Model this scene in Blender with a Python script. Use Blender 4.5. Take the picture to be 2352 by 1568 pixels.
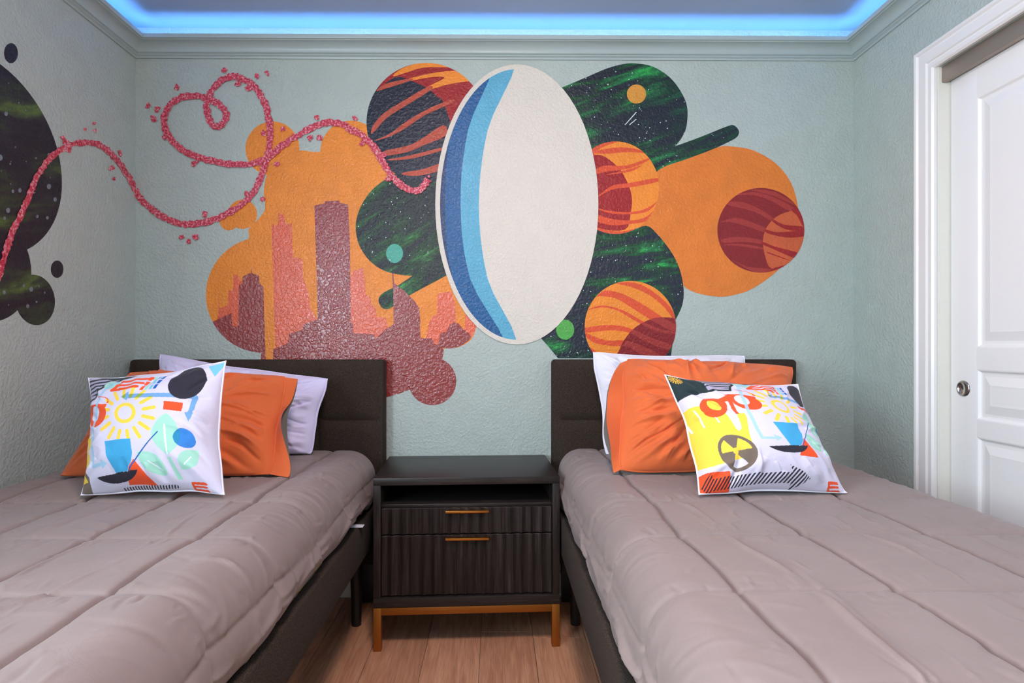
import bpy, bmesh, math, random
import numpy as np
from mathutils import Vector

for o in list(bpy.data.objects): bpy.data.objects.remove(o)
S = bpy.context.scene
C = S.collection
random.seed(7)

# ------------------------------------------------------------------ camera
F, CX, CY, CAMZ, PSI = 1330.0, 1150.0, 795.0, 1.06, math.radians(0.45)
cam = bpy.data.cameras.new('camera'); camo = bpy.data.objects.new('camera', cam); C.objects.link(camo)
camo.location = (0, 0, CAMZ); camo.rotation_euler = (math.pi/2, 0, -PSI)
cam.sensor_fit = 'HORIZONTAL'; cam.sensor_width = 36; cam.lens = 36*F/2352
cam.shift_x = (1176-CX)/2352; cam.shift_y = (CY-784)/2352
cam.clip_start = 0.02
S.camera = camo

# ------------------------------------------------------------------ world, lights, exposure
vs = S.view_settings
vs.view_transform = 'Standard'; vs.look = 'None'; vs.exposure = 0.24; vs.gamma = 1; vs.use_curve_mapping = False
W = bpy.data.worlds.new('world'); S.world = W; W.use_nodes = True
W.node_tree.nodes['Background'].inputs[0].default_value = (0.55, 0.70, 0.95, 1)
W.node_tree.nodes['Background'].inputs[1].default_value = 1.0
WIN_Y0, WIN_Y1, WIN_Z0, WIN_Z1 = -1.05, 0.15, 0.92, 1.98      # window in the left wall, beside the camera
WINDOW_POWER, LAMP_STRENGTH, LED_STRENGTH = 80.0, 74.0, 27.0
D = 2.46                                                       # back wall
XL, XR = -1.525, 1.528                                         # side walls
YF = -1.9                                                      # wall behind the camera
ZC = 2.4065                                                    # ceiling
al = bpy.data.lights.new('window_daylight', 'AREA'); al.shape = 'RECTANGLE'
al.size = WIN_Z1-WIN_Z0-.06; al.size_y = WIN_Y1-WIN_Y0-.06
al.energy = WINDOW_POWER; al.color = (0.76, 0.90, 1.0)
alo = bpy.data.objects.new('window_daylight', al); C.objects.link(alo)
alo.location = (XL-.05, (WIN_Y0+WIN_Y1)/2, (WIN_Z0+WIN_Z1)/2); alo.rotation_euler = (0, -math.pi/2, 0)

# ------------------------------------------------------------------ helpers
def ray(px, py):
    xc, zc = (px-CX)/F, (CY-py)/F
    return (xc*math.cos(PSI)+math.sin(PSI), -xc*math.sin(PSI)+math.cos(PSI), zc)
def atY(px, py, Y):
    d = ray(px, py); t = Y/d[1]; return Vector((d[0]*t, Y, CAMZ+d[2]*t))
def atX(px, py, X):
    d = ray(px, py); t = X/d[0]; return Vector((X, d[1]*t, CAMZ+d[2]*t))
def atZ(px, py, Z):
    d = ray(px, py); t = (Z-CAMZ)/d[2]; return Vector((d[0]*t, d[1]*t, Z))
def lin(r, g, b, a=1):
    f = lambda c: (c/255)/12.92 if c/255 <= .04045 else ((c/255+.055)/1.055)**2.4
    return (f(r), f(g), f(b), a)

class NT:
    def __init__(s, name):
        s.m = bpy.data.materials.new(name); s.m.use_nodes = True
        s.t = s.m.node_tree; s.b = s.t.nodes['Principled BSDF']
    def n(s, typ, **kw):
        nd = s.t.nodes.new(typ)
        for k, v in kw.items():
            if k in nd.inputs: nd.inputs[k].default_value = v
            else: setattr(nd, k, v)
        return nd
    def l(s, a, b): s.t.links.new(a, b)
    def pos(s, scale=(1, 1, 1), rot=(0, 0, 0), obj=False):
        mp = s.n('ShaderNodeMapping'); mp.inputs['Scale'].default_value = scale; mp.inputs['Rotation'].default_value = rot
        if obj: s.l(s.n('ShaderNodeTexCoord').outputs['Object'], mp.inputs[0])
        else: s.l(s.n('ShaderNodeNewGeometry').outputs['Position'], mp.inputs[0])
        return mp.outputs[0]
    def noise(s, vec, scale, detail=3, rough=.5, dist=0):
        nd = s.n('ShaderNodeTexNoise'); nd.inputs['Scale'].default_value = scale
        nd.inputs['Detail'].default_value = detail; nd.inputs['Roughness'].default_value = rough
        nd.inputs['Distortion'].default_value = dist; s.l(vec, nd.inputs['Vector']); return nd.outputs['Fac']
    def ramp(s, fac, stops):
        nd = s.n('ShaderNodeValToRGB'); r = nd.color_ramp
        while len(r.elements) < len(stops): r.elements.new(.5)
        for e, (p, c) in zip(r.elements, stops): e.position = p; e.color = c
        s.l(fac, nd.inputs[0]); return nd.outputs[0]
    def bump(s, h, strength, dist, normal=None):
        nd = s.n('ShaderNodeBump'); nd.inputs['Strength'].default_value = strength; nd.inputs['Distance'].default_value = dist
        s.l(h, nd.inputs['Height'])
        if normal is not None: s.l(normal, nd.inputs['Normal'])
        s.l(nd.outputs[0], s.b.inputs['Normal']); return nd.outputs[0]
    def set(s, col=None, rough=None, metal=None, spec=None, sheen=None):
        if col is not None: s.b.inputs['Base Color'].default_value = col
        if rough is not None: s.b.inputs['Roughness'].default_value = rough
        if metal is not None: s.b.inputs['Metallic'].default_value = metal
        if spec is not None: s.b.inputs['Specular IOR Level'].default_value = spec
        if sheen is not None: s.b.inputs['Sheen Weight'].default_value = sheen
        return s
def mixc(c1, k): return tuple(min(1, c*k) for c in c1[:3])+(1,)

def wall_bump(t, strength=.75):
    p = t.pos()
    a = t.noise(p, 95, 2, .45, .4); 
    r = t.n('ShaderNodeMapRange'); r.inputs[1].default_value = .38; r.inputs[2].default_value = .66
    t.l(a, r.inputs[0])
    t.bump(r.outputs[0], strength, .0016)
def paint(name, col, rough=.36, spec=.5, var=.06):
    t = NT(name); t.set(col, rough, spec=spec)
    p = t.pos(); nz = t.noise(p, 14, 4)
    t.l(t.ramp(nz, [(.3, mixc(col, 1-var)), (.7, mixc(col, 1+var))]), t.b.inputs['Base Color'])
    wall_bump(t); return t.m
def nebula(name, ang, base, dark, green, bright, amount=.5):
    t = NT(name); t.set(base, .4, spec=.5)
    p = t.pos(rot=ang)
    mp = t.n('ShaderNodeMapping'); mp.inputs['Scale'].default_value = (2.6, 1, 15); t.l(p, mp.inputs[0])
    a = t.noise(mp.outputs[0], 1.7, 6, .62, .6)
    col = t.ramp(a, [(0, dark), (.44, base), (.53, mixc(green, .30)), (.62, mixc(green, .8)), (.73, bright), (.88, mixc(green, .6))])
    b = t.noise(t.pos(), 4.2, 2)
    mk = t.n('ShaderNodeMapRange'); mk.inputs[1].default_value = .62-amount*.35; mk.inputs[2].default_value = .72-amount*.2
    t.l(b, mk.inputs[0])
    mx = t.n('ShaderNodeMix', data_type='RGBA'); mx.inputs[6].default_value = base
    t.l(mk.outputs[0], mx.inputs[0]); t.l(col, mx.inputs[7]); t.l(mx.outputs[2], t.b.inputs['Base Color'])
    wall_bump(t); return t.m

def obj(name, verts, faces, mat, parent=None, smooth=False, edges=()):
    me = bpy.data.meshes.new(name)
    if isinstance(verts, np.ndarray): verts = verts.tolist()
    if isinstance(faces, np.ndarray): faces = faces.tolist()
    me.from_pydata(verts, list(edges), faces); me.update()
    if smooth: me.polygons.foreach_set('use_smooth', [True]*len(me.polygons))
    if mat: me.materials.append(mat)
    o = bpy.data.objects.new(name, me); C.objects.link(o)
    if parent: o.parent = parent
    return o
def bmobj(name, bm, mat, parent=None, smooth=False):
    me = bpy.data.meshes.new(name); bmesh.ops.recalc_face_normals(bm, faces=bm.faces); bm.to_mesh(me); bm.free()
    if smooth:
        me.polygons.foreach_set('use_smooth', [True]*len(me.polygons))
        try: me.set_sharp_from_angle(angle=math.radians(40))
        except Exception: pass
    if mat: me.materials.append(mat)
    o = bpy.data.objects.new(name, me); C.objects.link(o)
    if parent: o.parent = parent
    return o
def bbox(bm, x0, x1, y0, y1, z0, z1, bev=0, seg=2):
    r = bmesh.ops.create_cube(bm, size=1)
    for v in r['verts']:
        v.co = Vector(((x0+x1)/2+v.co.x*(x1-x0), (y0+y1)/2+v.co.y*(y1-y0), (z0+z1)/2+v.co.z*(z1-z0)))
    if bev:
        es = list({e for v in r['verts'] for e in v.link_edges})
        bmesh.ops.bevel(bm, geom=es, offset=bev, segments=seg, affect='EDGES', profile=.5)
def box(name, x0, x1, y0, y1, z0, z1, mat, parent=None, bev=0, seg=2):
    bm = bmesh.new(); bbox(bm, x0, x1, y0, y1, z0, z1, bev, seg)
    return bmobj(name, bm, mat, parent, smooth=bev > 0)
def thing(name, label, cat, loc=(0, 0, 0), group=None):
    o = bpy.data.objects.new(name, None); C.objects.link(o); o.location = loc; o.empty_display_size = .1
    o['label'] = label; o['category'] = cat
    if group: o['group'] = group
    return o
def tag(o, label, cat, group=None):
    o['label'] = label; o['category'] = cat
    if group: o['group'] = group
    return o
def struct(o, label=None):
    o['kind'] = 'structure'
    if label: o['label'] = label
    return o
def place(o):      # keep children at world coordinates under a moved empty
    for ch in o.children: ch.location = ch.location-o.location
# smooth value noise in numpy
def vnoise(x, y, seed=0):
    xi, yi = np.floor(x), np.floor(y); fx, fy = x-xi, y-yi
    fx = fx*fx*(3-2*fx); fy = fy*fy*(3-2*fy)
    def h(a, b):
        v = np.sin(a*127.1+b*311.7+seed*74.7)*43758.5453; return v-np.floor(v)
    return ((h(xi, yi)*(1-fx)+h(xi+1, yi)*fx)*(1-fy)+(h(xi, yi+1)*(1-fx)+h(xi+1, yi+1)*fx)*fy)*2-1
def fbm(x, y, seed=0, oct=3):
    s, a = 0, 1
    for k in range(oct): s = s+a*vnoise(x*2**k, y*2**k, seed+k*13); a *= .5
    return s
def crease(H, U, V, a, b, w, h, asym=0.0):
    """add a fold from a to b of width w and height h to the height map H (U,V in metres)"""
    ax, ay = a; bx, by = b; dx, dy = bx-ax, by-ay; L2 = dx*dx+dy*dy
    m = (U > min(ax, bx)-4*w) & (U < max(ax, bx)+4*w) & (V > min(ay, by)-4*w) & (V < max(ay, by)+4*w)
    if not m.any(): return
    u, v = U[m]-ax, V[m]-ay
    t = np.clip((u*dx+v*dy)/L2, 0, 1); L = math.sqrt(L2)
    wob = .15*L*.25*np.sin(t*5+a[0]*40)
    sd = (u*dy-v*dx)/L + wob
    out = np.hypot(u-t*dx, v-t*dy); 
    g = np.exp(-(sd/w)**2)*np.sin(np.pi*np.clip(t*.98+.01, 0, 1))**.7*np.exp(-(np.maximum(out-abs(sd)-w, 0)/w)**2)
    if asym: g = g*(1+asym*np.tanh(sd/w))
    H[m] += h*g
def gridfaces(n, m):
    i = np.arange(n*m).reshape(n, m)
    return np.stack([i[:-1, :-1], i[1:, :-1], i[1:, 1:], i[:-1, 1:]], -1).reshape(-1, 4)

# ------------------------------------------------------------------ surfaces
WALLC = lin(181, 194, 188)
M = {}
M['wall'] = paint('wall_paint', WALLC, .42, .45, .03)
t = NT('ceiling_paint'); t.set(lin(170, 188, 214), .7); t.bump(t.noise(t.pos(), 90, 3), .3, .002); M['ceiling'] = t.m  # spill of the blue cove light is partly put into this base colour
t = NT('crown_paint'); t.set(lin(172, 188, 188), .35); M['crown'] = t.m
t = NT('white_trim'); t.set(lin(238, 238, 236), .32); t.bump(t.noise(t.pos((1, 1, .05)), 120, 2), .08, .001); M['trim'] = t.m
t = NT('white_door'); t.set(lin(240, 241, 240), .35); M['door'] = t.m
t = NT('jamb_plaster'); t.set(lin(232, 232, 222), .6); t.bump(t.noise(t.pos(), 70, 4), .5, .003); M['jamb'] = t.m
t = NT('track_metal'); t.set(lin(160, 148, 138), .4, .6); M['track'] = t.m
t = NT('chrome'); t.set((.50, .47, .45, 1), .2, 1); M['chrome'] = t.m
t = NT('closet_dark'); t.set(lin(120, 115, 108), .7); M['closet'] = t.m
# oak planks
t = NT('oak_plank')
oi = t.n('ShaderNodeObjectInfo')
cmb = t.n('ShaderNodeCombineXYZ'); mul = t.n('ShaderNodeMath', operation='MULTIPLY'); mul.inputs[1].default_value = 37.0
t.l(oi.outputs['Random'], mul.inputs[0]); t.l(mul.outputs[0], cmb.inputs[2])
add = t.n('ShaderNodeVectorMath', operation='ADD'); t.l(t.pos((1, 1, 1)), add.inputs[0]); t.l(cmb.outputs[0], add.inputs[1])
mp = t.n('ShaderNodeMapping'); mp.inputs['Scale'].default_value = (14, 1.2, 1); t.l(add.outputs[0], mp.inputs[0])
g1 = t.noise(mp.outputs[0], 2.2, 6, .6, 1.2)
mp2 = t.n('ShaderNodeMapping'); mp2.inputs['Scale'].default_value = (130, 5, 1); t.l(add.outputs[0], mp2.inputs[0])
g2 = t.noise(mp2.outputs[0], 2.0, 4, .6)
ca = t.ramp(g1, [(.3, lin(190, 136, 104)), (.5, lin(214, 160, 124)), (.7, lin(230, 180, 142))])
mx = t.n('ShaderNodeMix', data_type='RGBA', blend_type='MULTIPLY'); mx.inputs[0].default_value = .55
t.l(ca, mx.inputs[6]); t.l(t.ramp(g2, [(.3, (.55, .5, .47, 1)), (.6, (1, 1, 1, 1))]), mx.inputs[7])
hs = t.n('ShaderNodeHueSaturation'); t.l(mx.outputs[2], hs.inputs['Color'])
mr = t.n('ShaderNodeMapRange'); mr.inputs[3].default_value = .82; mr.inputs[4].default_value = 1.15
t.l(oi.outputs['Random'], mr.inputs[0]); t.l(mr.outputs[0], hs.inputs['Value']); t.l(hs.outputs[0], t.b.inputs['Base Color'])
t.set(None, .42); t.bump(g2, .12, .001); M['plank'] = t.m
t = NT('plank_gap'); t.set(lin(150, 118, 92), .8); M['gap'] = t.m

# ------------------------------------------------------------------ room shell
fl = struct(box('floor', XL-.1, XR+.75, YF-.1, D+.1, -.08, -.004, M['gap']), 'oak plank floor between the beds')
PW = .1905
x = -1.52-.06; k = 0
pm = {}
while x < XR+.05:
    y = YF+(-.9 if k % 2 else -.35)+.37*(k % 3)
    if k == int((0.262+1.58)/PW): y = D-1.22*4-(D-atZ(1300, 1464, 0).y)+1.22*0
    while y < D:
        y0, y1 = max(y, YF), min(y+1.22, D-.002)
        x0, x1 = max(x, XL), min(x+PW, XR)
        if y1-y0 > .02 and x1-x0 > .01:
            box('plank', x0+.0009, x1-.0009, y0+.0009, y1-.0009, -.0039, 0, M['plank'], fl, .0006, 1)
        y += 1.22
    x += PW; k += 1
struct(box('ceiling', XL-.1, XR+.1, YF-.1, D+.1, ZC, ZC+.1, M['ceiling']), 'ceiling above the lit cove, blue cove light tinted into its colour')
struct(box('wall_back', XL-.1, XR+.1, D, D+.1, -.08, ZC, M['wall']), 'grey-green textured wall behind the beds')
struct(box('wall_front', XL-.1, XR+.1, YF-.1, YF, -.08, ZC, M['wall']), 'grey-green wall behind the camera')
bm = bmesh.new()
bbox(bm, XL-.1, XL, WIN_Y1, D, -.08, ZC); bbox(bm, XL-.1, XL, YF, WIN_Y0, -.08, ZC)
bbox(bm, XL-.1, XL, WIN_Y0, WIN_Y1, -.08, WIN_Z0); bbox(bm, XL-.1, XL, WIN_Y0, WIN_Y1, WIN_Z1, ZC)
struct(bmobj('wall_left', bm, M['wall']), 'grey-green side wall with the dark painted bubbles')
# window beside the camera (outside the frame): frame, mullion, sill
wn = thing('window_1', 'white framed window beside the camera', 'window', (XL, WIN_Y0, WIN_Z0)); del wn['category']; struct(wn)
bm = bmesh.new()
for (a, b, c, d) in ((WIN_Y0, WIN_Y1, WIN_Z0, WIN_Z0+.03), (WIN_Y0, WIN_Y1, WIN_Z1-.03, WIN_Z1), (WIN_Y0, WIN_Y0+.03, WIN_Z0, WIN_Z1), (WIN_Y1-.03, WIN_Y1, WIN_Z0, WIN_Z1)):
    bbox(bm, XL-.09, XL-.02, a, b, c, d)
bmobj('window_frame', bm, M['trim'], wn)
box('mullion', XL-.045, XL-.025, (WIN_Y0+WIN_Y1)/2-.012, (WIN_Y0+WIN_Y1)/2+.012, WIN_Z0+.03, WIN_Z1-.03, M['trim'], wn)
box('window_sill', XL, XL+.05, WIN_Y0-.04, WIN_Y1+.04, WIN_Z0-.025, WIN_Z0, M['trim'], wn, .004)
place(wn)
# right wall with the closet opening
OY1 = atX(2152, 600, XR).y; OY0 = OY1-1.80; OZ = 2.025
bm = bmesh.new()
bbox(bm, XR, XR+.1, OY1, D, -.08, ZC); bbox(bm, XR, XR+.1, YF, OY0, -.08, ZC); bbox(bm, XR, XR+.1, OY0, OY1, OZ, ZC)
struct(bmobj('wall_right', bm, M['wall']), 'grey-green side wall holding the white closet door')
bm = bmesh.new()
bbox(bm, XR+.65, XR+.7, OY0-.2, OY1+.2, 0, ZC); bbox(bm, XR+.1, XR+.65, OY1+.15, OY1+.2, 0, ZC); bbox(bm, XR+.1, XR+.65, OY0-.2, OY0-.15, 0, ZC); bbox(bm, XR+.1, XR+.7, OY0-.2, OY1+.2, OZ+.2, OZ+.25)
struct(bmobj('wall_closet', bm, M['closet']), 'dim closet interior behind the sliding doors')
# plastered jamb lining of the opening
bm = bmesh.new(); bbox(bm, XR+.001, XR+.1, OY1-.006, OY1-.0005, 0, OZ); 
struct(bmobj('trim_7', bm, M['jamb']), 'rough cream plaster jamb of the closet opening')
# casing: stepped profile
CW = atX(2111, 600, XR).y-OY1
prof = [(0, 0), (0, .010), (.006, .016), (.018, .016), (.021, .012), (.026, .012), (.030, .018), (.060, .018), (.064, .013), (.070, .013), (.075, .019), (.084, .020), (CW-.003, .020), (CW, .016), (CW, 0)]
def casing(name, path_side, label):
    vs_, fs = [], []
    n = len(prof)
    for (u, h) in prof:     # u: distance out from the opening, h: height above the wall
        if path_side == 'vert':
            vs_ += [(XR-h, OY1+u, 0), (XR-h, OY1+u, OZ+u)]
        elif path_side == 'vert2':
            vs_ += [(XR-h, OY0-u, 0), (XR-h, OY0-u, OZ+u)]
        else:
            vs_ += [(XR-h, OY1+u, OZ+u), (XR-h, OY0-u, OZ+u)]
    for i in range(n-1): fs.append((2*i, 2*i+1, 2*i+3, 2*i+2))
    o = obj(name, vs_, fs, M['trim']); return struct(o, label)
casing('trim_4', 'vert', 'white moulded vertical casing beside the closet door')
casing('trim_5', 'head', 'white moulded head casing above the closet door')
casing('trim_6', 'vert2', 'white moulded vertical casing at the far closet side')
tr = struct(box('trim_8', XR+.012, XR+.032, OY0, OY1, OZ-.055, OZ, M['track'], None, .002), 'grey metal fascia of the sliding door track')
box('track_lip', XR+.060, XR+.075, OY0, OY1, OZ-.03, OZ, M['track'], tr)

def sliding_door(name, xf, y1, y0, label, with_pull):
    d = thing(name, label, 'door', (xf, y1, 0)); del d['category']; struct(d)
    T = .034; z0, z1 = .012, OZ-.022; st = .108; zs = [.20, .765, .84-.02, .985, 1.055, 1.872]
    wid = y1-y0; ym = (y0+y1)/2; hm = .05
    bm = bmesh.new(); bbox(bm, xf, xf+T, y1-st, y1, z0, z1, .003, 2); bmobj('stile', bm, M['door'], d, True)
    bm = bmesh.new(); bbox(bm, xf, xf+T, y0, y0+st, z0, z1, .003, 2); bmobj('stile', bm, M['door'], d, True)
    for (a, b) in ((z0, zs[0]), (zs[1], zs[2]), (zs[3], zs[4]), (zs[5], z1)):
        box('rail', xf, xf+T, y0+st, y1-st, a, b, M['door'], d)
    for (a, b) in ((zs[0], zs[1]), (zs[2], zs[3]), (zs[4], zs[5])):
        box('mullion', xf, xf+T, ym-hm, ym+hm, a, b, M['door'], d)
        for (p, q) in ((ym+hm, y1-st), (y0+st, ym-hm)):
            rings = [(0, 0), (.004, .001), (.010, .008), (.014, .009), (.022, .009), (.050, .001), (.058, .0015)]
            V, Fc = [], []
            for (ins, dep) in rings:
                V += [(xf+dep, p+ins, a+ins), (xf+dep, q-ins, a+ins), (xf+dep, q-ins, b-ins), (xf+dep, p+ins, b-ins)]
            for i in range(len(rings)-1):
                for j in range(4): Fc.append((4*i+j, 4*i+(j+1) % 4, 4*i+4+(j+1) % 4, 4*i+4+j))
            e = 4*(len(rings)-1); Fc.append((e, e+1, e+2, e+3))
            V += [(xf+T, p, a), (xf+T, q, a), (xf+T, q, b), (xf+T, p, b)]; e += 4; Fc.append((e, e+1, e+2, e+3))
            obj('panel', V, Fc, M['door'], d)
    if with_pull:
        c = atX(2213, 892, xf)
        pr = [(.0001, -.0006), (.0190, -.0006), (.0200, -.0040), (.0222, -.0050), (.0262, -.0034), (.0275, 0)]
        V, Fc = [], []; n = 40
        for (r, h) in pr:
            for k in range(n):
                a = 2*math.pi*k/n; V.append((xf+h*1.0, c.y+r*math.cos(a), c.z+r*math.sin(a)))
        for i in range(len(pr)-1):
            for k in range(n): Fc.append((i*n+k, i*n+(k+1) % n, i*n+n+(k+1) % n, i*n+n+k))
        o = obj('finger_pull', V, Fc, M['chrome'], d, True); o['label'] = 'round chrome finger pull'
    place(d); return d
DX = XR+.040
sliding_door('door_1', DX, OY1-.010, OY1-.93, 'white raised-panel sliding closet door with round chrome pull', True)
sliding_door('door_2', DX+.04, OY1-.88, OY0+.004, 'second white sliding closet door behind the first', False)

# crown moulding with mitred corners
cz = atY(1140, 136, D).z
cp = [(0, cz-.004), (.007, cz-.004), (.009, cz+.002), (.013, cz+.005), (.017, cz+.006), (.017, cz+.010), (.021, cz+.012), (.024, cz+.012)]
ztop = cz+.063
for k in range(9):
    a = k/8*math.pi/2; cp.append((.026+.040*(1-math.cos(a)), cz+.014+.030*math.sin(a)))
cp += [(.068, cz+.046), (.076, cz+.047), (.077, cz+.049), (.077, ztop), (.070, ztop), (.066, cz+.056), (.066, cz+.045), (.004, cz+.045), (0, cz+.045)]
def crown(name, side, label):
    V, Fc = [], []
    for (p, z) in cp:
        a = (XL+p, D-p, z); b = (XR-p, D-p, z); c = (XR-p, YF+p, z); d = (XL+p, YF+p, z)
        V += {'b': [a, b], 'r': [b, c], 'l': [d, a], 'f': [c, d]}[side]
    for i in range(len(cp)-1): Fc.append((2*i, 2*i+1, 2*i+3, 2*i+2))
    o = obj(name, V, Fc, M['crown'], None, True)
    o.data.set_sharp_from_angle(angle=math.radians(25)); return struct(o, label)
crown('trim_1', 'b', 'grey-green crown moulding over the mural'); crown('trim_2', 'l', 'grey-green crown moulding on the left wall')
crown('trim_3', 'r', 'grey-green crown moulding on the closet wall'); crown('trim_9', 'f', 'grey-green crown moulding behind the camera')
# LED strips lying in the cove
t = NT('led_blue'); t.b.inputs['Base Color'].default_value = (.1, .4, 1, 1)
t.b.inputs['Emission Color'].default_value = (.16, .46, 1.0, 1); t.b.inputs['Emission Strength'].default_value = LED_STRENGTH; M['led'] = t.m
zl = cz+.0455
for nm, b4, lb in (('b', (XL+.057, XR-.057, D-.065, D-.057), 'blue LED strip hidden in the cove above the mural'),
               ('l', (XL+.057, XL+.065, YF+.066, D-.066), 'blue LED strip hidden in the left cove'),
               ('r', (XR-.065, XR-.057, YF+.066, D-.066), 'blue LED strip hidden in the cove on the closet side'),
               ('f', (XL+.057, XR-.057, YF+.057, YF+.065), 'blue LED strip in the cove behind the camera')):
    tag(box('led_strip', b4[0], b4[1], b4[2], b4[3], zl, zl+.004, M['led']), lb, 'LED strip', 'cove LED strips')
# baseboards
struct(box('baseboard_back', XL, XR, D-.014, D, 0, .105, M['trim'], None, .004), 'white baseboard behind the nightstand')
struct(box('baseboard_left', XL, XL+.014, YF, D-.014, 0, .105, M['trim'], None, .004), 'white baseboard on the left wall')
struct(box('baseboard_right', XR-.014, XR, OY1+CW, D-.014, 0, .105, M['trim'], None, .004), 'white baseboard beside the closet')
# fine caulk bead in the corners
for nm, xx in (('trim_10', XL), ('trim_11', XR)):
    struct(box(nm, xx-.0018, xx+.0018, D-.0018, D+.001, .105, cz, M['crown'], None), 'thin painted corner bead')

# ------------------------------------------------------------------ ceiling fittings
t = NT('white_plastic'); t.set(lin(240, 240, 238), .4); M['plastic'] = t.m
t = NT('lamp_glow'); t.b.inputs['Base Color'].default_value = (1, 1, 1, 1)
t.b.inputs['Emission Color'].default_value = (1.0, .74, .665, 1); t.b.inputs['Emission Strength'].default_value = LAMP_STRENGTH; M['glow'] = t.m
def lathe(name, prof, c, mat, parent=None, n=40, flip=False):
    V, Fc = [], []
    for (r, z) in prof:
        for k in range(n):
            a = 2*math.pi*k/n; V.append((c[0]+r*math.cos(a), c[1]+r*math.sin(a), c[2]+z))
    for i in range(len(prof)-1):
        for k in range(n): Fc.append((i*n+k, i*n+(k+1) % n, i*n+n+(k+1) % n, i*n+n+k))
    o = obj(name, V, Fc, mat, parent, True)
    bm = bmesh.new(); bm.from_mesh(o.data); bmesh.ops.remove_doubles(bm, verts=bm.verts, dist=1e-5); bmesh.ops.recalc_face_normals(bm, faces=bm.faces); bm.to_mesh(o.data); bm.free()
    o.data.set_sharp_from_angle(angle=math.radians(35)); return o
lp = thing('ceiling_lamp', 'round white ceiling lamp overhead', 'lamp', (0, .62, ZC))
lathe('canopy', [(.0001, 0), (.14, 0), (.14, -.02), (.13, -.03), (.0001, -.03)], (0, .62, ZC), M['plastic'], lp)
lathe('diffuser', [(.125, -.03), (.17, -.05), (.175, -.075), (.14, -.105), (.07, -.12), (.0001, -.124)], (0, .62, ZC), M['glow'], lp)
place(lp)
sd = thing('smoke_detector', 'small white round detector on the ceiling', 'detector', (1.13, 2.10, ZC))
lathe('base', [(.0001, 0), (.065, 0), (.065, -.012), (.0001, -.012)], (1.13, 2.10, ZC), M['plastic'], sd)
lathe('cover', [(.060, -.012), (.058, -.03), (.045, -.038), (.0001, -.04)], (1.13, 2.10, ZC), M['plastic'], sd)
place(sd)

# ------------------------------------------------------------------ murals (paint lying on the walls)
def Zm(ox, oy, s, pts): return [(ox+x/s, oy+y/s) for x, y in pts]
K = 2.9365
z1 = lambda p: Zm(0, 0, K, p)
z2 = lambda p: Zm(440, 400, K, p)
z3 = lambda p: Zm(800, 100, K, p)
z4 = lambda p: Zm(1200, 250, K, p)
z5 = lambda p: Zm(1200, 550, K, p)
def smooth(p, n=5, closed=True):
    out = []; m = len(p)
    rng = range(m) if closed else range(m-1)
    for i in rng:
        if closed: p0, p1, p2, p3 = p[i-1], p[i], p[(i+1) % m], p[(i+2) % m]
        else: p0, p1, p2, p3 = p[max(i-1, 0)], p[i], p[i+1], p[min(i+2, m-1)]
        for k in range(n):
            t = k/n; tt = t*t; t3 = tt*t
            out.append(tuple(.5*(2*b+(c-a)*t+(2*a-5*b+4*c-d)*tt+(-a+3*b-3*c+d)*t3) for a, b, c, d in zip(p0, p1, p2, p3)))
    if not closed: out.append(p[-1])
    return out
def circ(cx, cy, rx, ry=None, n=72, rot=0):
    ry = ry or rx; c, s = math.cos(rot), math.sin(rot)
    return [(cx+rx*math.cos(a)*c-ry*math.sin(a)*s, cy+rx*math.cos(a)*s+ry*math.sin(a)*c) for a in [2*math.pi*k/n for k in range(n)]]
def clip(sub, cv):
    area = sum(cv[i-1][0]*cv[i][1]-cv[i][0]*cv[i-1][1] for i in range(len(cv)))
    if area < 0: cv = cv[::-1]
    out = sub
    for i in range(len(cv)):
        a, b = cv[i-1], cv[i]
        ins = lambda p: (b[0]-a[0])*(p[1]-a[1])-(b[1]-a[1])*(p[0]-a[0]) >= 0
        inp, out = out, []
        for j in range(len(inp)):
            p, q = inp[j-1], inp[j]; ip, iq = ins(p), ins(q)
            if ip != iq:
                d1 = (b[0]-a[0])*(p[1]-a[1])-(b[1]-a[1])*(p[0]-a[0]); d2 = (b[0]-a[0])*(q[1]-a[1])-(b[1]-a[1])*(q[0]-a[0])
                t = d1/(d1-d2); out.append((p[0]+(q[0]-p[0])*t, p[1]+(q[1]-p[1])*t))
            if iq: out.append(q)
        if not out: return []
    return out
from mathutils.geometry import tessellate_polygon
LAY = [0]
def layer(polys, name, mat, parent, wall='back', same=False):
    V, Fc = [], []
    for p in polys:
        if len(p) < 3: continue
        LAY[0] += .35 if same else 1; off = .00025+LAY[0]*.00003
        w = [atY(x, y, D) for x, y in p] if wall == 'back' else [atX(x, y, XL) for x, y in p]
        w = [(v.x, v.y-off, v.z) if wall == 'back' else (v.x+off, v.y, v.z) for v in w]
        tri = tessellate_polygon([[Vector(v) for v in w]])
        b = len(V); V += w
        for q in tri:
            a, c, e = [Vector(w[i]) for i in q]
            nrm = (c-a).cross(e-a); good = nrm.y < 0 if wall == 'back' else nrm.x > 0
            Fc.append(tuple(b+i for i in (q if good else q[::-1])))
    return obj(name, V, Fc, mat, parent)

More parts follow.
